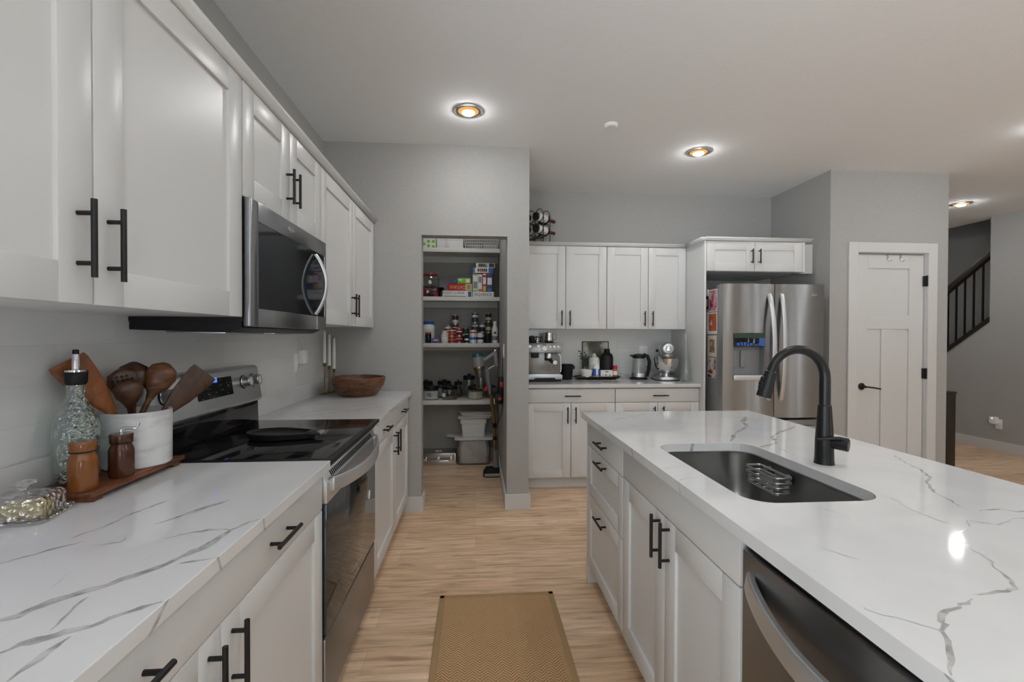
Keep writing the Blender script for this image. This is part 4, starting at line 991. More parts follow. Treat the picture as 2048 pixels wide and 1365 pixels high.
mb = MB().lathe([(.034, 0), (.036, .022)], (.045, -.115, .190), 24); mb.tube([(.045, -.15, .198), (.05, -.21, .192), (.054, -.245, .185)], [.010, .013, .014], 12); mb.build('portafilter', 'blackp', t)
MB().lathe([(.019, 0), (.019, .01)], (.108, -.101, .17), 20, axis=(0, -1, 0)).build('steam_dial', 'chrome', t)
MB().tube([(.135, -.14, .255), (.150, -.15, .225), (.155, -.155, .12), (.148, -.16, .085)], .0055, 10).build('steam_wand', 'chrome', t)
MB().box(-.150, .150, -.185, -.10, .045, .070, bev=.004).build('drip_grille', 'nickel', t)
mb = MB().prism([(-.160, .022), (-.100, .022), (-.088, .034), (.088, .034), (.100, .022), (.160, .022), (.160, .062), (-.160, .062)], 'y', -.195, -.185, bev=.002); mb.build('drip_tray', 'steel_lt', t)
MB().box(-.150, .150, -.188, -.09, .004, .045).build('base', 'blackp', t)
for x in (-.13, .13): MB().cyl((x, -.15, 0), (x, -.15, .006), .014).build('foot', 'rubber', t)
for x in (-.13, .13): MB().cyl((x, .13, 0), (x, .13, .014), .014).build('foot', 'rubber', t)
zt = CT+.3525
t = thing('cup_rack', 'low black wire rack with black tampers on top of the espresso machine', 'rack', (.545, 4.33, zt))
mb = MB()
for z in (.014, .052): mb.tube([(x, y, z) for x, y in rrect(-.075, .075, -.10, .10, .02, 4)], .0035, 8, closed=True)
for x, y in rrect(-.075, .075, -.10, .10, .02, 1): mb.tube([(x, y, 0), (x, y, .052)], .0025, 6)
mb.build('rail', 'black', t)
MB().lathe([(.028, 0), (.030, .02), (.026, .05), (.022, .062), (.002, .066)], (-.02, -.03, 0), 20, cap1=False).build('tamper', 'blackp', t)
MB().lathe([(.028, 0), (.028, .025), (.012, .03), (.014, .06), (.002, .066)], (.035, .02, 0), 20, cap1=False).build('tamper', 'chrome', t)
t = thing('milk_jug', 'small stainless milk jug on top of the espresso machine', 'jug', (.690, 4.32, zt))
MB().lathe([(.002, 0), (.041, 0), (.043, .004), (.040, .06), (.036, .088), (.038, .098), (.036, .098), (.034, .088), (.038, .058), (.040, .008), (.002, .006)], n=30, cap0=False, cap1=False).build('body', 'chrome', t)
MB().tube([(.038, -.005, .082), (.066, -.012, .078), (.068, -.012, .035), (.042, -.006, .024)], 1, 10, flat=(.006, .0025)).build('handle', 'chrome', t)
MB().box(-.036, -.028, -.037, -.030, .005, .09).build('label', 'blackp', t)
# knock box with brush
t = thing('knock_box', 'round black knock box with a side lug beside the espresso machine', 'knock box', (.868, 4.36, CT))
MB().lathe([(.002, 0), (.050, 0), (.053, .004), (.064, .140), (.066, .146), (.060, .146), (.050, .01), (.002, .008)], n=34, cap0=False, cap1=False).build('bin', 'blackp', t)
MB().box(.055, .078, -.014, .014, .10, .135, bev=.004).build('lug', 'blackp', t)
MB().cyl((-.055, 0, .125), (.055, 0, .125), .007).build('crossbar', 'rubber', t)
t = thing('brush', 'black cleaning brush with a white stem standing in the black knock box', 'brush', (.860, 4.345, CT+.008))
MB().cyl((.0, -.01, 0), (-.052, -.012, .145), .0045).build('stem', 'white', t)
MB().tube([(-.052, -.012, .145), (-.064, -.013, .172), (-.072, -.013, .19)], [.007, .011, .008], 12).build('grip', 'blackp', t)
mb = MB().tube([(-.074+.016*math.cos(a), -.013, .205+.016*math.sin(a)) for a in [2*PI*i/16 for i in range(16)]], .0045, 8, closed=True); mb.build('loop', 'blackp', t)

# tray with bottles
TY = 4.385
t = thing('serving_tray', 'narrow dark wooden tray on the back counter carrying bottles and a white bowl', 'tray', (1.168, TY, CT))
MB().box(-.195, .195, -.085, .085, .012, .024, bev=.002).build('base', 'acacia', t)
for y in (-.085, .075): MB().box(-.195, .195, y, y+.010, .010, .032, bev=.002).build('rim', 'darkwood', t)
for x in (-.15, .15): MB().box(x-.02, x+.02, -.075, .075, 0, .0125).build('foot', 'darkwood', t)
for x, s_ in ((-.195, -1), (.195, 1)): MB().tube([(x, -.035, .020), (x+s_*.028, -.030, .026), (x+s_*.028, .030, .026), (x, .035, .020)], .005, 8).build('handle', 'black', t)
tz = CT+.0242
t = thing('small_bowl', 'small white bowl at the near corner of the narrow dark tray', 'bowl', (1.055, TY-.045, tz))
MB().lathe([(.002, 0), (.040, 0), (.052, .015), (.057, .055), (.058, .072), (.054, .072), (.050, .03), (.002, .008)], n=32, cap0=False, cap1=False).build('bowl', 'wax', t)
t = thing('glass_jar', 'glass jar holding dark leafy sprigs behind the small white bowl', 'jar', (1.062, TY+.045, tz))
MB().lathe([(.002, .001), (.036, .001), (.038, .006), (.038, .07), (.030, .088), (.031, .098)], n=28, cap1=False).build('glass_body', 'glass', t)
mb = MB(); rnd = random.Random(11)
for i in range(8):
    a = rnd.uniform(0, 2*PI); r_ = rnd.uniform(.02, .065); tip = Vector((r_*math.cos(a), r_*math.sin(a)*.4, rnd.uniform(.16, .25)))
    mb.tube([(.006*math.cos(a), .006*math.sin(a), .01), (r_*.3*math.cos(a), r_*.15*math.sin(a), .1), tip], .0018, 6)
    for k in range(7):
        p = Vector((r_*.3*math.cos(a), r_*.15*math.sin(a), .1)).lerp(tip, k/6)+Vector((rnd.uniform(-.012, .012), rnd.uniform(-.008, .008), 0))
        mb.sphere(p, .011, 8, 5, (1, .35, .6), Matrix.Rotation(rnd.uniform(0, 3), 3, 'Y'))
mb.build('sprigs', 'dkgreen', t)
def jarlike(name, label, cat, loc, prof, mat, extra=(), n=28, group=None):
    t = thing(name, label, cat, loc, 0, group); MB().lathe(prof, n=n).build('body', mat, t)
    for nm, pr_, m_ in extra: MB().lathe(pr_, n=n).build(nm, m_, t)
    return t
jarlike('canister', 'pale speckled ceramic canister with a stopper on the narrow dark tray', 'canister', (1.150, TY+.032, tz), [(.048, 0), (.054, .006), (.054, .16), (.046, .185), (.020, .192)], 'marble', (('stopper', [(.022, .190), (.022, .205), (.012, .222), (.002, .226)], 'cream'),))
jarlike('growler', 'large matte black bottle with a loop cap at the back of the narrow dark tray', 'bottle', (1.275, TY+.022, tz), [(.055, 0), (.060, .006), (.060, .185), (.050, .215), (.028, .235)], 'blackp',
        (('cap', [(.027, .234), (.029, .238), (.029, .262), (.020, .270)], 'black'),))
t = jarlike('spray_bottle', 'slim white bottle with a blue label at the front of the narrow dark tray', 'bottle', (1.150, TY-.052, tz), [(.030, 0), (.032, .004), (.032, .095), (.024, .104)], 'white', (('label', [(.0323, .012), (.0325, .014), (.0325, .078), (.0323, .080)], 'blue'), ('cap', [(.024, .103), (.025, .106), (.025, .122), (.022, .124)], 'white')))
MB().box(-.010, .010, -.0335, -.031, .02, .09, bev=.001).build('stripe', 'inkw', t)
t = thing('tea_box', 'small white printed box at the front of the narrow dark tray', 'box', (1.246, TY-.052, tz))
MB().box(-.058, .058, -.026, .026, 0, .066, bev=.001).build('carton', 'paper', t)
for x, z, w_, m_ in ((0, .052, .030, 'ink'), (-.038, .018, .012, 'orange'), (-.008, .020, .020, 'ink'), (.030, .018, .016, 'brown')): MB().box(x-w_/2, x+w_/2, -.0266, -.0259, z-.004, z+.004).build('print', m_, t)
t = jarlike('spice_jar', 'small spice jar with a red cap at the end of the narrow dark tray', 'jar', (1.333, TY-.045, tz), [(.021, 0), (.022, .003), (.022, .078), (.020, .080)], 'orange', (('cap', [(.0225, .079), (.0225, .108), (.021, .110)], 'red'), ('label', [(.0222, .02), (.0225, .022), (.0225, .055), (.0222, .057)], 'inkw')))
t = thing('picture', 'small landscape painting in a thin wooden frame leaning on the wall behind the tray', 'picture', (1.190, 4.508, CT))
Rl = Matrix.Rotation(-.05, 4, 'X')
mb = MB()
for a in ((-.135, -.125, .0, .365), (.125, .135, .0, .365)): mb.box(a[0], a[1], -.010, 0, a[2], a[3])
mb.box(-.125, .125, -.010, 0, 0, .010); mb.box(-.125, .125, -.010, 0, .355, .365); mb.xf(Rl).build('frame', 'brown', t)
MB().box(-.126, .126, -.006, -.002, .009, .356).xf(Rl).build('canvas', 'art6', t)

# kettle
t = thing('electric_kettle', 'glass electric kettle with a black handle on its base on the back counter', 'kettle', (1.576, 4.36, CT))
MB().lathe([(.002, 0), (.084, 0), (.086, .006), (.080, .016), (.002, .018)], n=36, cap0=False, cap1=False).build('power_base', 'blackp', t)
MB().lathe([(.070, .018), (.074, .024), (.073, .060), (.072, .062)], n=36).build('steel_band', 'nickel', t)
MB().lathe([(.072, .062), (.070, .12), (.060, .19), (.056, .205)], n=36, cap0=False, cap1=False).build('glass_body', 'glass', t)
mb = MB().lathe([(.057, .203), (.062, .212), (.058, .235), (.030, .245), (.002, .247)], n=36, cap1=False); mb.prism([(-.088, .226), (-.040, .206), (-.030, .236), (-.075, .238)], 'y', -.018, .018, bev=.003); mb.build('lid', 'blackp', t)
MB().tube([(.035, -.02, .240), (.075, -.035, .225), (.092, -.04, .17), (.085, -.04, .09), (.068, -.03, .030)], 1, 12, flat=(.022, .017)).build('handle', 'blackp', t)
MB().tube([(.08, .04, .006), (.12, .07, .05), (.14, .10, .10), (.12, .13, .12)], .0035, 8).build('cord', 'blackp', t)
# stand mixer
t = thing('stand_mixer', 'chrome and silver stand mixer with a polished bowl on the back counter', 'mixer', (1.812, 4.27, CT), -.20)
MB().rings([[(x, y, z) for x, y in rrect(-a, a, -.105, b_, .07, 6)] for a, b_, z in ((.108, .175, 0), (.112, .18, .010), (.105, .175, .026), (.09, .16, .034))]).build('base', 'nickel', t)
MB().rings([[(x, y, z) for x, y in rrect(-.116, .116, -.112, .186, .075, 6)] for z in (0, .0085)]).build('base_skirt', 'rubber', t)
MB().lathe([(.055, .034), (.050, .040), (.038, .050), (.044, .060), (.085, .085), (.108, .13), (.116, .185), (.118, .205), (.121, .208), (.117, .208), (.113, .185), (.10, .12), (.04, .07), (.002, .068)], n=48, cap0=True, cap1=False).build('bowl', 'chrome', t)
mb = MB().rings([[(x, y, z) for x, y in rrect(-a, a, y0, y1, .03, 6)] for a, y0, y1, z in ((.055, .09, .17, .03), (.048, .095, .165, .15), (.05, .08, .17, .245))]); mb.build('column', 'nickel', t)
rr = []
for y, r_, dz in ((-.105, .030, 0), (-.10, .048, 0), (-.08, .058, 0), (0, .064, .002), (.10, .068, .003), (.16, .060, 0), (.18, .035, 0), (.182, .002, 0)):
    rr.append([(r_*.98*math.cos(2*PI*i/28), y, .300+dz+r_*1.0*math.sin(2*PI*i/28)) for i in range(28)])
hd_ = MB().rings(rr).build('motor_head', 'steel_lt', t)
MB().lathe([(.024, 0), (.026, .006), (.020, .012), (.002, .013)], (0, -.104, .302), 26, axis=(0, -1, 0), cap1=False).build('hub_cap', 'chrome', hd_)
mb = MB().rings([[(r_*math.cos(2*PI*i/28), y_, .300+r_*math.sin(2*PI*i/28)) for i in range(28)] for r_, y_ in ((.0645, -.035), (.0685, -.033), (.0690, -.015), (.0668, -.013))], False, False); mb.build('trim_band', 'chrome', hd_)
for s_ in (-1, 1): MB().sphere((s_*.074, .06, .275), .013, 12, 8).build('knob', 'blackp', hd_)
MB().lathe([(.055, .215), (.058, .222), (.058, .245), (.052, .252)], (0, -.03, 0), 28).build('beater_hub', 'nickel', hd_)
MB().lathe([(.012, .12), (.012, .218)], (0, -.03, 0), 14).build('beater_shaft', 'nickel', hd_)
# tall bottle
t = thing('glass_bottle', 'tall empty clear glass bottle at the end of the back counter by the tall panel', 'bottle', (1.916, 4.075, CT))
MB().lathe([(.002, .001), (.040, .001), (.043, .006), (.043, .10), (.036, .20), (.020, .32), (.014, .40), (.0135, .425), (.016, .428), (.016, .436)], n=36, cap1=False).build('glass_body', 'glass', t)
MB().lathe([(.002, .002), (.038, .002), (.040, .014), (.002, .016)], n=30, cap0=False, cap1=False).build('thick_base', 'pressed', t)

# wine rack and bottles on the upper cabinets
ad = Vector((.714, .70, 0)); pd = Vector((.70, -.714, 0)); RC = Vector((.585, 4.345, 2.1925))
t = thing('wine_rack', 'black wire wine rack on top of the upper cabinets next to the pantry pier', 'rack', RC)
for c_ in (-1, 1):
    for row in (.145, .258):
        for k in (-.045, .055):
            mb = MB(); o = pd*(.051*c_)+ad*k
            mb.tube([o+pd*(.047*math.cos(a))+Vector((0, 0, row+.052*math.sin(a)*(1.25 if math.sin(a) > 0 and row > .2 else 1))) for a in [2*PI*i/32 for i in range(32)]], .0035, 8, closed=True); mb.build('hoop', 'black', t)
for c_ in (-.1, 0, .1):
    for k in (-.045, .055): o = pd*c_+ad*k; MB().cyl(o+Vector((0, 0, .008)), o+Vector((0, 0, .27)), .0038, n=8).build('upright', 'black', t)
mb = MB()
for c_ in (-.1, 0, .1): mb.tube([pd*c_+ad*(-.06)+Vector((0, 0, .006)), pd*c_+ad*.09+Vector((0, 0, .006))], .005, 8)
for k in (-.06, .07): mb.tube([pd*-.11+ad*k+Vector((0, 0, .008)), pd*.11+ad*k+Vector((0, 0, .008))], .006, 8)
mb.tube([pd*-.11+ad*-.05+Vector((0, 0, .05)), pd*.11+ad*-.05+Vector((0, 0, .05))], .005, 8)
mb.build('base_frame', 'black', t)
for c_, row, l in ((-1, .258, 'upper wine bottle next to the pantry pier in the black rack'), (1, .258, 'upper wine bottle with its dark red neck sticking out of the rack'), (-1, .145, 'lower wine bottle next to the pantry pier in the black rack'), (1, .145, 'lower wine bottle with its dark red neck sticking out of the rack')):
    o = RC+pd*(.051*c_)+Vector((0, 0, row-.012))-ad*.105
    t = thing('wine_bottle', l, 'bottle', o, 0, 'wine bottles in the rack')
    MB().lathe([(.020, .004), (.034, 0), (.037, .005), (.037, .165), (.034, .185), (.016, .215), (.0145, .225)], n=30, axis=ad).build('glass_body', 'bottleglass', t)
    MB().lathe([(.0148, .222), (.0152, .226), (.0148, .285), (.0162, .288), (.0160, .295), (.012, .297)], n=20, axis=ad).build('capsule', 'wine_red', t)
    MB().lathe([(.0373, .020), (.0376, .021), (.0376, .150), (.0373, .151)], n=30, axis=ad, cap0=False, cap1=False).build('label', 'paper', t)

# ================================================================ PANTRY
SY0_, SY1_ = 4.592, 4.993; SZ = (2.197, 1.716, 1.256, .686)
for z, l in zip(SZ, ('topmost white pantry shelf, holding the wire basket', 'white pantry shelf holding the board games', 'white pantry shelf holding the food cans', 'lowest white pantry shelf, holding the glass canisters')):
    t = thing('pantry_shelf', l, 'shelf', (-.43, SY0_, z), 0, 'white pantry shelves')
    MB().box(-1.105, OP1-.002, SY0_+.018, SY1_, z-.020, z).build('board', 'shelf', t, True)
    MB().box(-1.105, OP1-.002, SY0_, SY0_+.018, z-.040, z, bev=.0015).build('front_edge', 'shelf', t, True)
    MB().box(-1.105, OP1-.002, SY1_-.019, SY1_, z-.085, z-.021).build('wall_cleat', 'shelf', t, True)
E0 = .0006
def carton(name, label, x0, x1, z0, z1, mat, y=4.65, d=.20, cat='box', group=None, rz=0):
    t = thing(name, label, cat, ((x0+x1)/2, y+d/2, z0+E0), rz, group)
    MB().box(-(x1-x0)/2, (x1-x0)/2, -d/2, d/2, 0, z1-z0-2*E0, bev=.0015).build('carton', mat, t)
    return t, (x1-x0)/2, z1-z0-2*E0, -d/2
def panel(t, name, x0, x1, z0, z1, y, mat, th=.0006): return MB().box(x0, x1, y-th, y+.0002, z0, z1).build(name, mat, t)
# top shelf
z = SZ[0]
t, w_, h, y = carton('cardboard_box', 'white box with green polka dots on the topmost pantry shelf', -.527, -.400, z, z+.105, 'paper', d=.16)
for x_, z_ in ((-.008, .072), (.040, .072), (-.008, .028), (.040, .020), (-.052, .045)): MB().lathe([(.016, 0), (.016, .0006)], (x_, y, z_), 20, axis=(0, -1, 0)).build('dot', 'green', t)
t = thing('clear_bag', 'clear plastic bag of small things at the end of the topmost pantry shelf', 'bag', (-.556, 4.72, z+E0))
MB().sphere((0, 0, .050), .05, 14, 10, (.5, .9, 1)).build('bag', 'frost', t)
MB().lathe([(.020, .097), (.006, .106), (.016, .118)], n=12, cap0=False, cap1=False).build('tied_neck', 'frost', t)
M['floralbox'] = noise_mix(pbr('pale_patterned_card', (.72, .72, .72), .6), (.60, .60, .62), (.76, .76, .76), nscale=9, lo=.4, hi=.5)
t, w_, h, y = carton('storage_box', 'white lidded box with a faint pattern on the topmost pantry shelf', -.391, -.128, z, z+.108, 'floralbox', d=.25)
MB().box(-w_-.002, w_+.002, y-.002, -y+.002, h-.022, h+.001, bev=.001).build('lid', 'floralbox', t)
t = thing('wire_basket', 'white wire basket on the topmost pantry shelf', 'basket', (.055, 4.78, z+E0))
bw0, bw1, bd, bh = .155, .172, .13, .098
for i, f in enumerate((0, .35, .68, 1)):
    a = bw0+(bw1-bw0)*f; mb = MB().tube([(x, y_, .004+(bh-.004)*f) for x, y_ in rrect(-a, a, -bd-.012*f, bd+.012*f, .02, 3)], .0035 if f == 1 else .002, 6, closed=True); mb.build('rail', 'white', t)
mb = MB()
for i in range(19):
    u_ = -1+2*i/18
    for s_ in (-1, 1): mb.tube([(bw0*u_, s_*bd, .004), (bw1*u_, s_*(bd+.012), bh)], .0017, 5)
    mb.tube([(bw0*u_, -bd, .004), (bw0*u_, bd, .004)], .0015, 5)
for i in range(1, 14):
    y_ = bd*(-1+2*i/14)
    for s_ in (-1, 1): mb.tube([(s_*bw0, y_, .004), (s_*bw1, y_, bh)], .0017, 5)
mb.build('mesh_wires', 'white', t)
t = thing('crumpled_bag', 'crumpled clear plastic bag inside the white wire basket', 'bag', (-.01, 4.78, z+.008))
mb = MB(); rnd = random.Random(2)
rr = []
for i in range(9):
    th_ = PI*i/8; rr.append([((.085+.02*rnd.random())*math.sin(th_)*math.cos(2*PI*j/16), (.07+.02*rnd.random())*math.sin(th_)*math.sin(2*PI*j/16), .052-.05*math.cos(th_)) for j in range(16)])
mb.rings(rr).build('bag', 'frost', t)
# games shelf
z = SZ[1]
t = thing('roasting_pan', 'black pan under the clear tub on the pantry shelf of board games', 'pan', (-.46, 4.76, z+E0))
MB().rings([[(x, y_, zz) for x, y_ in rrect(-a, a, -b_, b_, .03, 4)] for a, b_, zz in ((.085, .085, 0), (.095, .095, .085), (.135, .11, .092), (.136, .111, .098), (.135, .11, .100), (.090, .09, .095), (.08, .08, .006))], True, True).build('body', 'blackp', t)
t = thing('snack_bag', 'shiny dark red snack bag in front of the black pan in the pantry', 'bag', (-.455, 4.632, z+E0))
M['redbag'] = artmat('red_bag_print', [(.02, .008, .008), (.03, .008, .01), (.35, .02, .03), (.03, .01, .01)], 11, 6.1)
MB().rings([[(x, y_, zz) for x, y_ in rrect(-a, a, -b_, b_, min(a, b_)*.9, 4)] for a, b_, zz in ((.078, .012, 0), (.082, .026, .02), (.080, .028, .05), (.076, .016, .078), (.074, .003, .090))]).build('pouch', 'redbag', t)
MB().sphere((-.02, -.0255, .046), .022, 14, 8, (1, .12, .6)).build('emblem', 'inkw', t)
t = thing('clear_tub', 'clear plastic tub with a red rim standing on the black pan in the pantry', 'tub', (-.462, 4.76, z+.1012))
MB().lathe([(.002, .002), (.080, .001), (.092, .02), (.098, .06), (.088, .10), (.072, .128)], n=32, cap1=False).build('body', 'glass', t)
MB().lathe([(.066, .126), (.074, .128), (.076, .134), (.074, .140), (.002, .141)], n=32, cap1=False).build('lid', 'red', t)
MB().lathe([(.012, .030), (.016, .034), (.016, .06), (.01, .07)], (.0, -.08, 0), 14).build('latch', 'white', t)
t, w_, h, y = carton('board_game', 'white board game box with a small train picture, bottom of the game stack', -.332, -.037, z, z+.066, 'paper', d=.28, group='board games on the pantry shelf')
text('lettering', 'TICKET to RIDE', .034, 'brown', t, (t.location.x-.040, 4.65-.0005, z+.042), (1, 0, 0), (0, 0, 1), sx=.95)
MB().box(-w_+.012, w_-.06, y-.0006, y, .006, .012).build('rule', 'brown', t)
panel(t, 'train_picture', w_-.042, w_-.008, .004, .058, y, 'navy')
z1 = z+.0665
t, w_, h, y = carton('board_game', 'red board game box with its yellow lettering upside down, second in the stack', -.282, -.037, z1, z1+.072, 'red', d=.24, group='board games on the pantry shelf')
text('lettering', 'CATAN', .046, 'yellow', t, (t.location.x-.018, 4.65-.0005, z1+.036), (1, 0, 0), (0, 0, 1), flip=True)
panel(t, 'yellow_end', w_-.068, w_-.002, .003, h-.003, y, 'yellow'); panel(t, 'emblem', w_-.05, w_-.02, .014, h-.012, y-.0007, 'grey')
for k in range(3): MB().box(-w_+.012, -w_+.042, y-.0006, y, .016+.014*k, .021+.014*k).build('text_line', 'orange', t)
z2 = z1+.0725
t, w_, h, y = carton('board_game', 'small lime green box on top of the red board game box', -.185, -.052, z2, z2+.054, 'green', d=.17, group='board games on the pantry shelf')
panel(t, 'barcode_label', w_-.048, w_-.010, .008, h-.010, y, 'inkw'); panel(t, 'print', -w_+.012, -w_+.050, h-.026, h-.012, y, 'inkw')
t, w_, h, y = carton('small_box', 'small dark blue box beside the lime green box in the pantry', -.243, -.189, z2, z2+.040, 'navy', d=.12)
panel(t, 'print', -.018, .018, .012, .026, y, 'blue')
t = thing('folded_board', 'thin grey folded game board leaning behind the stack of games', 'board', (-.215, 4.875, z+.001))
MB().box(-.23, .23, -.003, .003, 0, .20).xf(Matrix.Rotation(-.16, 4, 'Y') @ Matrix.Translation((0, 0, .037))).build('panel', 'grey', t)
t, w_, h, y = carton('board_game', 'white board game box with thin dark lettering, under the upright card boxes', -.031, .180, z, z+.058, 'paper', d=.22, group='board games on the pantry shelf')
text('lettering', 'SEQUENCE', .036, 'ink', t, (t.location.x-.004, 4.65-.0005, z+.029), (1, 0, 0), (0, 0, 1))
z1 = z+.0585
specs = (('white and green card box standing first on the white board game', -.031, .019, .176, 'paper', (('green', .002, .018), ('green', .160, .172), ('grey', .03, .10))),
         ('white card box with a grey picture, second of the upright boxes', .021, .063, .174, 'paper', (('grey', .09, .15), ('red', .004, .024))),
         ('red and white card box, third of the upright boxes', .065, .107, .188, 'red', (('inkw', .075, .145), ('yellow', .004, .055), ('inkw', .165, .178))),
         ('dark blue card box with a pale picture, last of the upright boxes', .109, .165, .188, 'navy', (('inkw', .07, .14), ('blue', .004, .035))))
for l, x0, x1, hh, m_, prs in specs:
    t, w_, h, y = carton('card_box', l, x0, x1, z1, z1+hh, m_, d=.13, group='upright card boxes in the pantry')
    for m2_, a, b_ in prs: panel(t, 'print', -w_+.006, w_-.006, a, b_, y, m2_)
z2 = z1+.1885
t, w_, h, y = carton('game_box', 'white and blue striped box lying on the upright card boxes', -.030, .172, z2, z2+.052, 'paper', d=.15)
panel(t, 'blue_end', w_-.045, w_-.001, .002, h-.002, y, 'blue'); panel(t, 'blue_end', -w_+.001, -w_+.02, .002, h-.002, y, 'blue')
for i in range(5): panel(t, 'print', -.055+.020*i, -.040+.020*i, .012, .042, y, 'ink' if i != 1 else 'red')
z3 = z2+.0525
t, w_, h, y = carton('game_box', 'white and dark box at the very top of the pile of games', .0, .190, z3, z3+.046, 'paper', d=.14)
panel(t, 'picture', -.072, .020, .007, .039, y, 'art6'); panel(t, 'green_end', w_-.06, w_-.005, .004, .042, y, 'dkgreen')
# cans shelf
z = SZ[2]
def can(label, x, z0, r, h, mat, bands=(), y=4.69, name='food_can', group='food cans on the pantry shelf', cat='can'):
    t = thing(name, label, cat, (x, y, z0+E0), 0, group)
    MB().lathe([(.002, .002), (r*.94, .002), (r, 0), (r, .003), (r*.975, .006), (r*.975, h-.006), (r, h-.003), (r, h), (r*.93, h), (r*.92, h-.002), (.002, h-.002)], n=24, cap0=False, cap1=False).build('tin', 'nickel', t)
    MB().lathe([(r*.98, .007), (r*.985, .008), (r*.985, h-.008), (r*.98, h-.007)], n=24, cap0=False, cap1=False).build('label', mat, t)
    for m_, a, b_ in bands: MB().lathe([(r*.99, a*h), (r*.993, a*h+.001), (r*.993, b_*h-.001), (r*.99, b_*h)], n=24, cap0=False, cap1=False).build('print', m_, t)
    return t
t = thing('supplement_tub', 'large white tub with a blue lid on the pantry shelf of cans', 'tub', (-.478, 4.75, z+E0))
MB().lathe([(.056, 0), (.060, .006), (.060, .165), (.052, .182), (.050, .19)], n=32).build('body', 'white', t)
MB().lathe([(.053, .188), (.054, .19), (.054, .218), (.050, .22)], n=32).build('lid', 'blue', t)
MB().lathe([(.0603, .06), (.0606, .062), (.0606, .14), (.0603, .142)], n=32, cap0=False, cap1=False).build('label', 'paper', t)
t = thing('sauce_jar', 'dark glass jar with an orange cap in front of the white tub', 'jar', (-.472, 4.645, z+E0))
MB().lathe([(.028, 0), (.030, .004), (.030, .088), (.026, .095)], n=24).build('body', 'bottleglass', t); MB().lathe([(.027, .094), (.028, .096), (.028, .108), (.026, .110)], n=24).build('cap', 'orange', t)
t, w_, h, y = carton('snack_pack', 'small blue and pink packet at the front of the shelf of cans', -.436, -.360, z, z+.050, 'blue', y=4.635, d=.06, cat='packet')
panel(t, 'pink_print', -.030, .030, .018, .040, y, 'red'); panel(t, 'white_print', -.026, .022, .024, .033, y-.0007, 'inkw')
t = thing('mayo_jar', 'cream-coloured jar with a white label and white cap on the shelf of cans', 'jar', (-.312, 4.665, z+E0))
MB().lathe([(.034, 0), (.036, .006), (.036, .075), (.026, .10), (.024, .105)], n=28).build('body', 'cream', t); MB().lathe([(.025, .103), (.026, .106), (.026, .122), (.024, .124)], n=28).build('cap', 'white', t)
MB().lathe([(.0363, .02), (.0366, .022), (.0366, .06), (.0363, .062)], n=28, cap0=False, cap1=False).build('label', 'inkw', t)
can('lower food can with an orange-red label, beside the cream jar', -.241, z, .031, .068, 'red', (('orange', .3, .7),), 4.68)
can('upper food can with an orange-red label, stacked beside the cream jar', -.241, z+.069, .031, .068, 'red', (('orange', .25, .6), ('inkw', .75, .88)), 4.68)
can('lower bright red food can with black printing', -.167, z, .0335, .070, 'red', (('ink', .35, .5), ('inkw', .55, .62)), 4.68)
can('upper bright red food can with black printing, on its twin', -.167, z+.071, .0335, .078, 'red', (('ink', .2, .42), ('inkw', .5, .62)), 4.68)
for zz, l in ((z, 'lowest'), (z+.0635, 'second'), (z+.127, 'third')):
    can(f'{l} can of the tall stack of dark red cans behind the orange-red ones', -.212, zz, .0335, .063, 'wine_red', (('inkw', .4, .6),), 4.80)
can('topmost dark red and white can of the tall stack in the pantry', -.212, z+.1905, .0335, .095, 'wine_red', (('inkw', .12, .5), ('brown', .75, .95)), 4.80)
for zz, l in ((z, 'lowest'), (z+.0625, 'second')):
    can(f'{l} pale red can of the stack behind the cream jar', -.285, zz, .033, .062, 'red', (('inkw', .3, .7),), 4.78)
can('topmost pale red can of the stack behind the cream jar', -.285, z+.125, .033, .056, 'red', (('inkw', .35, .75),), 4.78)
can('dark green can behind the bright red ones', -.105, z, .034, .155, 'dkgreen', (('inkw', .5, .6),), 4.80)
can('small black can with a white mark between the red cans and the white tall can', -.090, z, .022, .092, 'blackp', (('inkw', .3, .5),), 4.66)
can('tall white can with a red and blue print on the pantry shelf', -.027, z, .036, .134, 'paper', (('red', .75, .85), ('blue', .25, .45)), 4.68)
for zz, hh, l in ((z, .116, 'lowest'), (z+.1165, .091, 'middle'), (z+.208, .101, 'topmost')):
    can(f'{l} can of the tall stack of dark blue and white cans', -.008, zz, .034, hh, 'navy', (('inkw', .55, .8), ('brown', .08, .4)), 4.80)
for zz, hh, l in ((z, .111, 'lower'), (z+.1115, .097, 'upper')):
    can(f'{l} can of the short stack of dark blue cans with black beans', .066, zz, .0305, hh, 'navy', (('inkw', .55, .8), ('ink', .08, .4)), 4.80)
can('white tin with black spots on the pantry shelf of cans', .046, z, .033, .106, 'paper', (('ink', .35, .55),), 4.685, 'round_tin')
for zz, hh, l in ((z, .110, 'lowest'), (z+.1105, .110, 'middle'), (z+.221, .088, 'topmost')):
    can(f'{l} can of the stack of brown cans near the white spray bottle', .131, zz, .031, hh, 'brown', (('cream', .2, .5), ('dkgreen', .7, .85)), 4.81)
t = jarlike('storage_jar', 'black square-shouldered jar with a lid on the pantry shelf of cans', 'jar', (.121, 4.69, z+E0), [(.034, 0), (.036, .004), (.036, .075), (.032, .08)], 'blackp', (('lid', [(.034, .079), (.036, .081), (.036, .092), (.033, .094)], 'blackp'),))
t = jarlike('spray_bottle', 'tall white spray bottle with black print at the end of the shelf of cans', 'bottle', (.193, 4.70, z+E0), [(.029, 0), (.031, .006), (.031, .14), (.016, .175)], 'white', (('cap', [(.016, .174), (.017, .178), (.016, .215), (.012, .222)], 'white'), ('label', [(.0313, .03), (.0316, .032), (.0316, .07), (.0313, .072)], 'grey')))
MB().lathe([(.012, 0), (.012, .0006)], (0, -.0312, .105), 16, axis=(0, -1, 0)).build('print', 'ink', t)
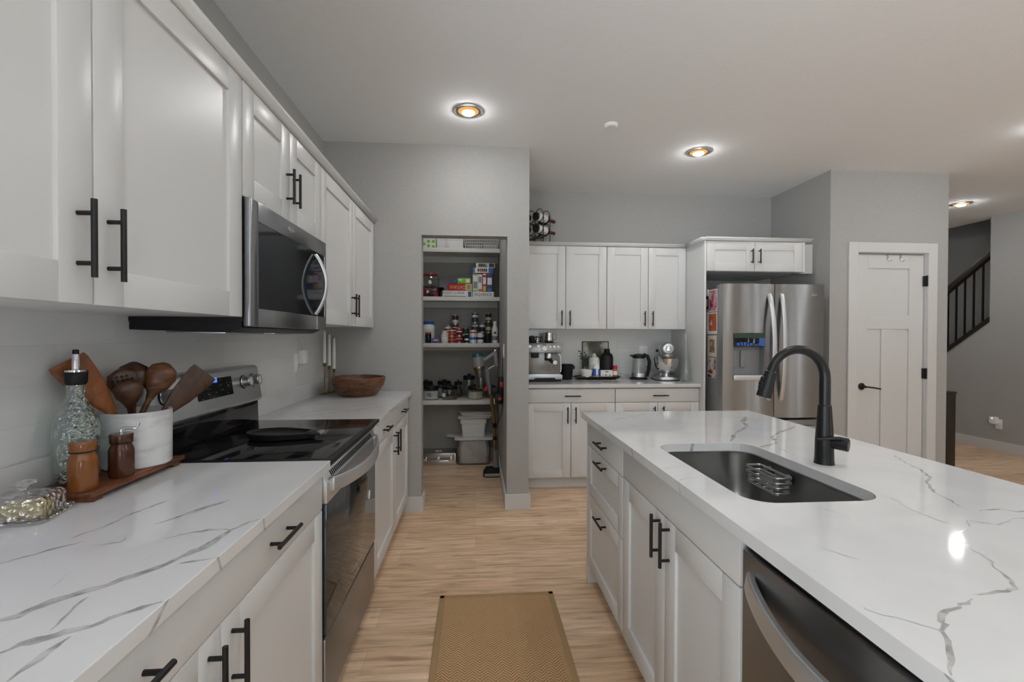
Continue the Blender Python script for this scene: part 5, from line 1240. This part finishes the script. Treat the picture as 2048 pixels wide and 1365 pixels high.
# canister shelf
z = SZ[3]
def canister(label, x, y, r, h, fill, fh, lidh=.040, label_mat=None):
    t = thing('glass_canister', label, 'canister', (x, y, z+E0), 0, 'glass canisters on the lowest pantry shelf')
    MB().lathe([(.002, .001), (r*.95, .001), (r, .008), (r, h*.80), (r*.88, h*.93), (r*.88, h)], n=32, cap1=False).build('glass_body', 'glass', t)
    if fill: MB().lathe([(r*.90, .006), (r*.955, .012), (r*.955, fh), (r*.5, fh+.004)], n=32).build('contents', fill, t)
    MB().lathe([(r*.86, h-.006), (r*.92, h), (r*.92, h+lidh*.55), (r*.84, h+lidh*.75), (r*.20, h+lidh*.8), (r*.18, h+lidh), (r*.32, h+lidh*1.15), (.002, h+lidh*1.2)], n=32, cap1=False).build('lid', 'blackp', t)
    return t
t = canister('glass canister of white flour with a dark scribble on its front', -.452, 4.72, .082, .105, 'paper', .085)
MB().tube([(-.005+.03*math.cos(a)*math.cos(1.7*a), -.0824+abs(.03*math.cos(a)*math.cos(1.7*a))**2*7, .052+.017*math.sin(2.3*a)) for a in [i*.35 for i in range(26)]], .0013, 5).build('scribble', 'ink', t)
t = canister('glass canister of reddish-brown food with a small white label', -.262, 4.72, .082, .105, 'brown', .040)
MB().box(-.072, -.040, -.070, -.0685, .03, .065).xf(Matrix.Rotation(0, 4, 'Z')).build('label', 'inkw', t)
canister('glass canister of oatmeal below the vacuum', -.003, 4.73, .080, .100, 'cream', .075)
canister('glass canister at the back corner behind the flour canister', -.520, 4.90, .075, .135, 'cream', .08)
canister('glass canister behind the reddish-brown one, with a black lid', -.330, 4.90, .075, .135, 'paper', .09)
canister('small dark canister between the two rows of glass canisters', -.185, 4.90, .042, .13, 'brown', .08)
canister('tall squarish glass canister at the back, beside the vacuum', -.070, 4.89, .068, .19, None, 0, .045)
canister('half-hidden canister of brown grain behind the vacuum battery', .155, 4.80, .060, .09, 'brown', .06)

# floor of the pantry
t = thing('aluminium_case', 'flat silver aluminium case lying on the pantry floor', 'case', (-.385, 4.865, .001))
MB().box(-.180, .180, -.105, .105, 0, .120, bev=.003).build('shell', 'grey', t)
for z_ in (.0, .072): MB().box(-.182, .182, -.107, .107, z_, z_+.050, bev=.004).build('edge_profile', 'nickel', t)
for x in (-.13, 0, .13): MB().box(x-.018, x+.018, -.113, -.106, .040, .085, bev=.002).build('latch', 'chrome', t)
for x in (-.171, .171): MB().box(x-.013, x+.013, -.111, -.104, .010, .112, bev=.003).build('corner_guard', 'chrome', t)
mb = MB().tube([(-.035, -.02, .1205), (-.032, -.022, .129), (.032, -.022, .129), (.035, -.02, .1205)], .0055, 8); mb.build('handle', 'chrome', t)
BX0, BX1 = -.205, .172
t = thing('plastic_bin', 'large clear plastic bin on the pantry floor, stuffed with white bags', 'bin', (-.017, 4.85, .001))
MB().rings([[(x, y_, zz) for x, y_ in rrect(-a, a, -b_, b_, .03, 4)] for a, b_, zz in ((.160, .110, 0), (.165, .115, .01), (.182, .130, .262), (.196, .137, .264), (.196, .137, .272))], True, False).build('tub', 'frost', t)
MB().rings([[(x, y_, zz) for x, y_ in rrect(-a, a, -b_, b_, .03, 4)] for a, b_, zz in ((.198, .139, .262), (.199, .140, .280), (.190, .132, .284))]).build('lid', 'white', t)
t = thing('plastic_bags', 'white shopping bags with faint red print crammed inside the clear bin', 'bag', (-.017, 4.85, .006))
M['bagprint'] = artmat('bag_print', [(.60, .60, .60), (.70, .70, .69), (.74, .74, .73), (.66, .60, .60)], 9, 8.8)
rnd = random.Random(4); rr = []
for zz, k_ in ((.004, .6), (.008, .95), (.05, 1), (.10, 1.02), (.15, 1.03), (.20, .98), (.235, .85), (.250, .45)):
    rr.append([(x*(1+.05*rnd.uniform(-1, 1)), y_*(1+.05*rnd.uniform(-1, 1)), zz+.006*rnd.uniform(-1, 1)*(zz > .01)) for x, y_ in rrect(-.150*k_, .150*k_, -.102*k_, .102*k_, .045*k_, 4)])
MB().rings(rr).build('bundle', 'bagprint', t)
t = thing('plastic_bin', 'smaller white plastic box with a lid on top of the clear bin', 'bin', (-.022, 4.855, .2856))
MB().rings([[(x, y_, zz) for x, y_ in rrect(-a, a, -b_, b_, .02, 4)] for a, b_, zz in ((.112, .085, 0), (.116, .088, .006), (.125, .096, .142))]).build('tub', 'white', t)
MB().rings([[(x, y_, zz) for x, y_ in rrect(-a, a, -b_, b_, .022, 4)] for a, b_, zz in ((.131, .102, .136), (.136, .107, .140), (.136, .107, .178), (.130, .102, .184))]).build('lid', 'white', t)
t = thing('paper_stack', 'loose stack of white paper plates and mats on the smaller white box', 'stack', (-.0, 4.855, .4702))
for k, (dx, rz, hz) in enumerate(((-.02, .05, .028), (.03, -.10, .022), (.0, .18, .016))):
    z_ = sum((.028, .022, .016)[:k])+.0004*k; MB().box(-.165, .165, -.085, .085, z_, z_+hz, bev=.003).xf(Matrix.Rotation(rz, 4, 'Z') @ Matrix.Translation((dx, 0, 0))).build('sheet', 'paper', t)
t = thing('white_board', 'white flat card sticking out sideways between the two plastic bins', 'card', (-.235, 4.83, .2856)); MB().box(-.060, .082, -.06, .06, 0, .010).xf(Matrix.Rotation(.12, 4, 'Y')).build('sheet', 'paper', t)

# cordless stick vacuum hanging on the pantry side wall
t = thing('stick_vacuum', 'grey and gold cordless stick vacuum standing by the pantry side wall', 'vacuum', (.162, 4.38, .001))
V3 = lambda *p: Vector(p)
A0, A1 = V3(.013, 4.05, 1.170), V3(.042, 4.05, .955)
ax_ = (A1-A0).normalized()
MB().lathe([(.002, 0), (.030, 0), (.046, .010), (.050, .030), (.052, .11), (.050, .125)], A0, 30, axis=ax_, cap0=True).build('motor_housing', 'grey', t, True)
MB().lathe([(.047, -.002), (.050, .012), (.0505, .024), (.036, -.004)], A0, 30, axis=ax_, cap0=False, cap1=False).build('filter_ring', 'teal', t, True)
MB().lathe([(.051, .108), (.0525, .112), (.0525, .130), (.051, .134)], A0, 30, axis=ax_, cap0=False, cap1=False).build('gold_band', 'gold', t, True)
MB().lathe([(.030, .128), (.034, .15), (.030, .205)], A0, 24, axis=ax_).build('cyclone', 'grey', t, True)
MB().lathe([(.045, .128), (.045, .20), (.043, .208)], A0, 30, axis=ax_, cap0=False, cap1=False).build('cyclone_shroud', 'smoke', t, True)
MB().lathe([(.044, .206), (.046, .21), (.046, .29), (.040, .302), (.002, .304)], A0, 30, axis=ax_, cap0=True, cap1=False).build('dust_cup', 'smoke', t, True)
MB().sphere((.092, 4.03, .868), .018, 14, 8, (1, .7, 1.3)).build('release_latch', 'red', t, True)
MB().tube([V3(.052, 4.05, 1.105), V3(.095, 4.05, 1.128), V3(.150, 4.05, 1.168), V3(.168, 4.05, 1.185)], [.020, .017, .016, .015], 14).build('top_grip', 'grey', t, True)
MB().tube([V3(.170, 4.05, 1.202), V3(.175, 4.05, 1.14), V3(.183, 4.05, 1.06)], [.019, .020, .018], 14).build('handle', 'grey', t, True)
MB().lathe([(.020, 0), (.020, .01), (.012, .014)], (.170, 4.05, 1.198), 18, axis=(0, 0, 1)).build('button_cap', 'chrome', t, True)
MB().tube([V3(.098, 4.05, 1.030), V3(.135, 4.05, 1.052), V3(.178, 4.05, 1.075)], .008, 10).build('trigger_guard', 'chrome', t, True)
MB().tube([V3(.095, 4.06, 1.045), V3(.104, 4.07, .985), V3(.112, 4.08, .92), V3(.132, 4.10, .815)], [.023, .024, .022, .017], 16).build('neck', 'grey', t, True)
mb = MB().tbox(Matrix.Translation((.175, 4.06, .848)), .085, .07, .055, .010); mb.build('battery', 'blackp', t, True)
MB().tube([V3(.136, 4.10, .812), V3(.147, 4.14, .72), V3(.166, 4.20, .58), V3(.170, 4.22, .53)], .0155, 18).build('wand_upper', 'gold', t, True)
MB().tube([V3(.170, 4.22, .535), V3(.173, 4.235, .49)], .019, 18).build('wand_joint', 'blackp', t, True)
MB().tube([V3(.173, 4.235, .495), V3(.181, 4.30, .36), V3(.188, 4.345, .25)], .0155, 18).build('wand_lower', 'gold', t, True)
MB().tube([V3(.178, 4.28, .40), V3(.180, 4.295, .365)], .019, 18).build('wand_joint', 'blackp', t, True)
MB().tube([V3(.187, 4.342, .255), V3(.192, 4.365, .195), V3(.194, 4.375, .135), V3(.190, 4.378, .085)], [.020, .026, .028, .030], 16).build('head_neck', 'grey', t, True)
mb = MB().rings([[(x, y_, zz) for x, y_ in rrect(x0, x1, 4.30, 4.41, .022, 4)] for x0, x1, zz in ((.075, .232, .004), (.072, .234, .02), (.075, .230, .055), (.100, .226, .082))]); mb.build('floor_head', 'blackp', t, True)
mb = MB().cyl((.085, 4.315, .024), (.222, 4.315, .024), .022, n=18); mb.build('roller', 'grey', t, True)
t = thing('vacuum_dock', 'black wall dock with red buttons holding the stick vacuum', 'dock', (OP1-.001, 3.98, .74))
MB().box(-.040, 0, -.045, .045, .09, .235, bev=.008).build('bracket', 'blackp', t)
MB().box(-.070, -.002, -.035, .06, .0, .095, bev=.010).build('cradle', 'blackp', t)
MB().box(-.030, -.004, -.050, -.044, .15, .195, bev=.002).build('tool_clip', 'red', t); MB().lathe([(.016, 0), (.016, .006), (.012, .009)], (-.030, -.036, .05), 16, axis=(0, -1, 0)).build('tool_clip', 'red', t)
MB().tube([(-.008, .02, .235), (-.005, .02, .33), (-.004, .02, .40)], .003, 8).build('cord', 'blackp', t)
MB().tube([(-.010, .0, .0), (-.008, .03, -.06), (-.02, .09, -.12), (-.05, .18, -.24)], .003, 8).build('cord', 'blackp', t)
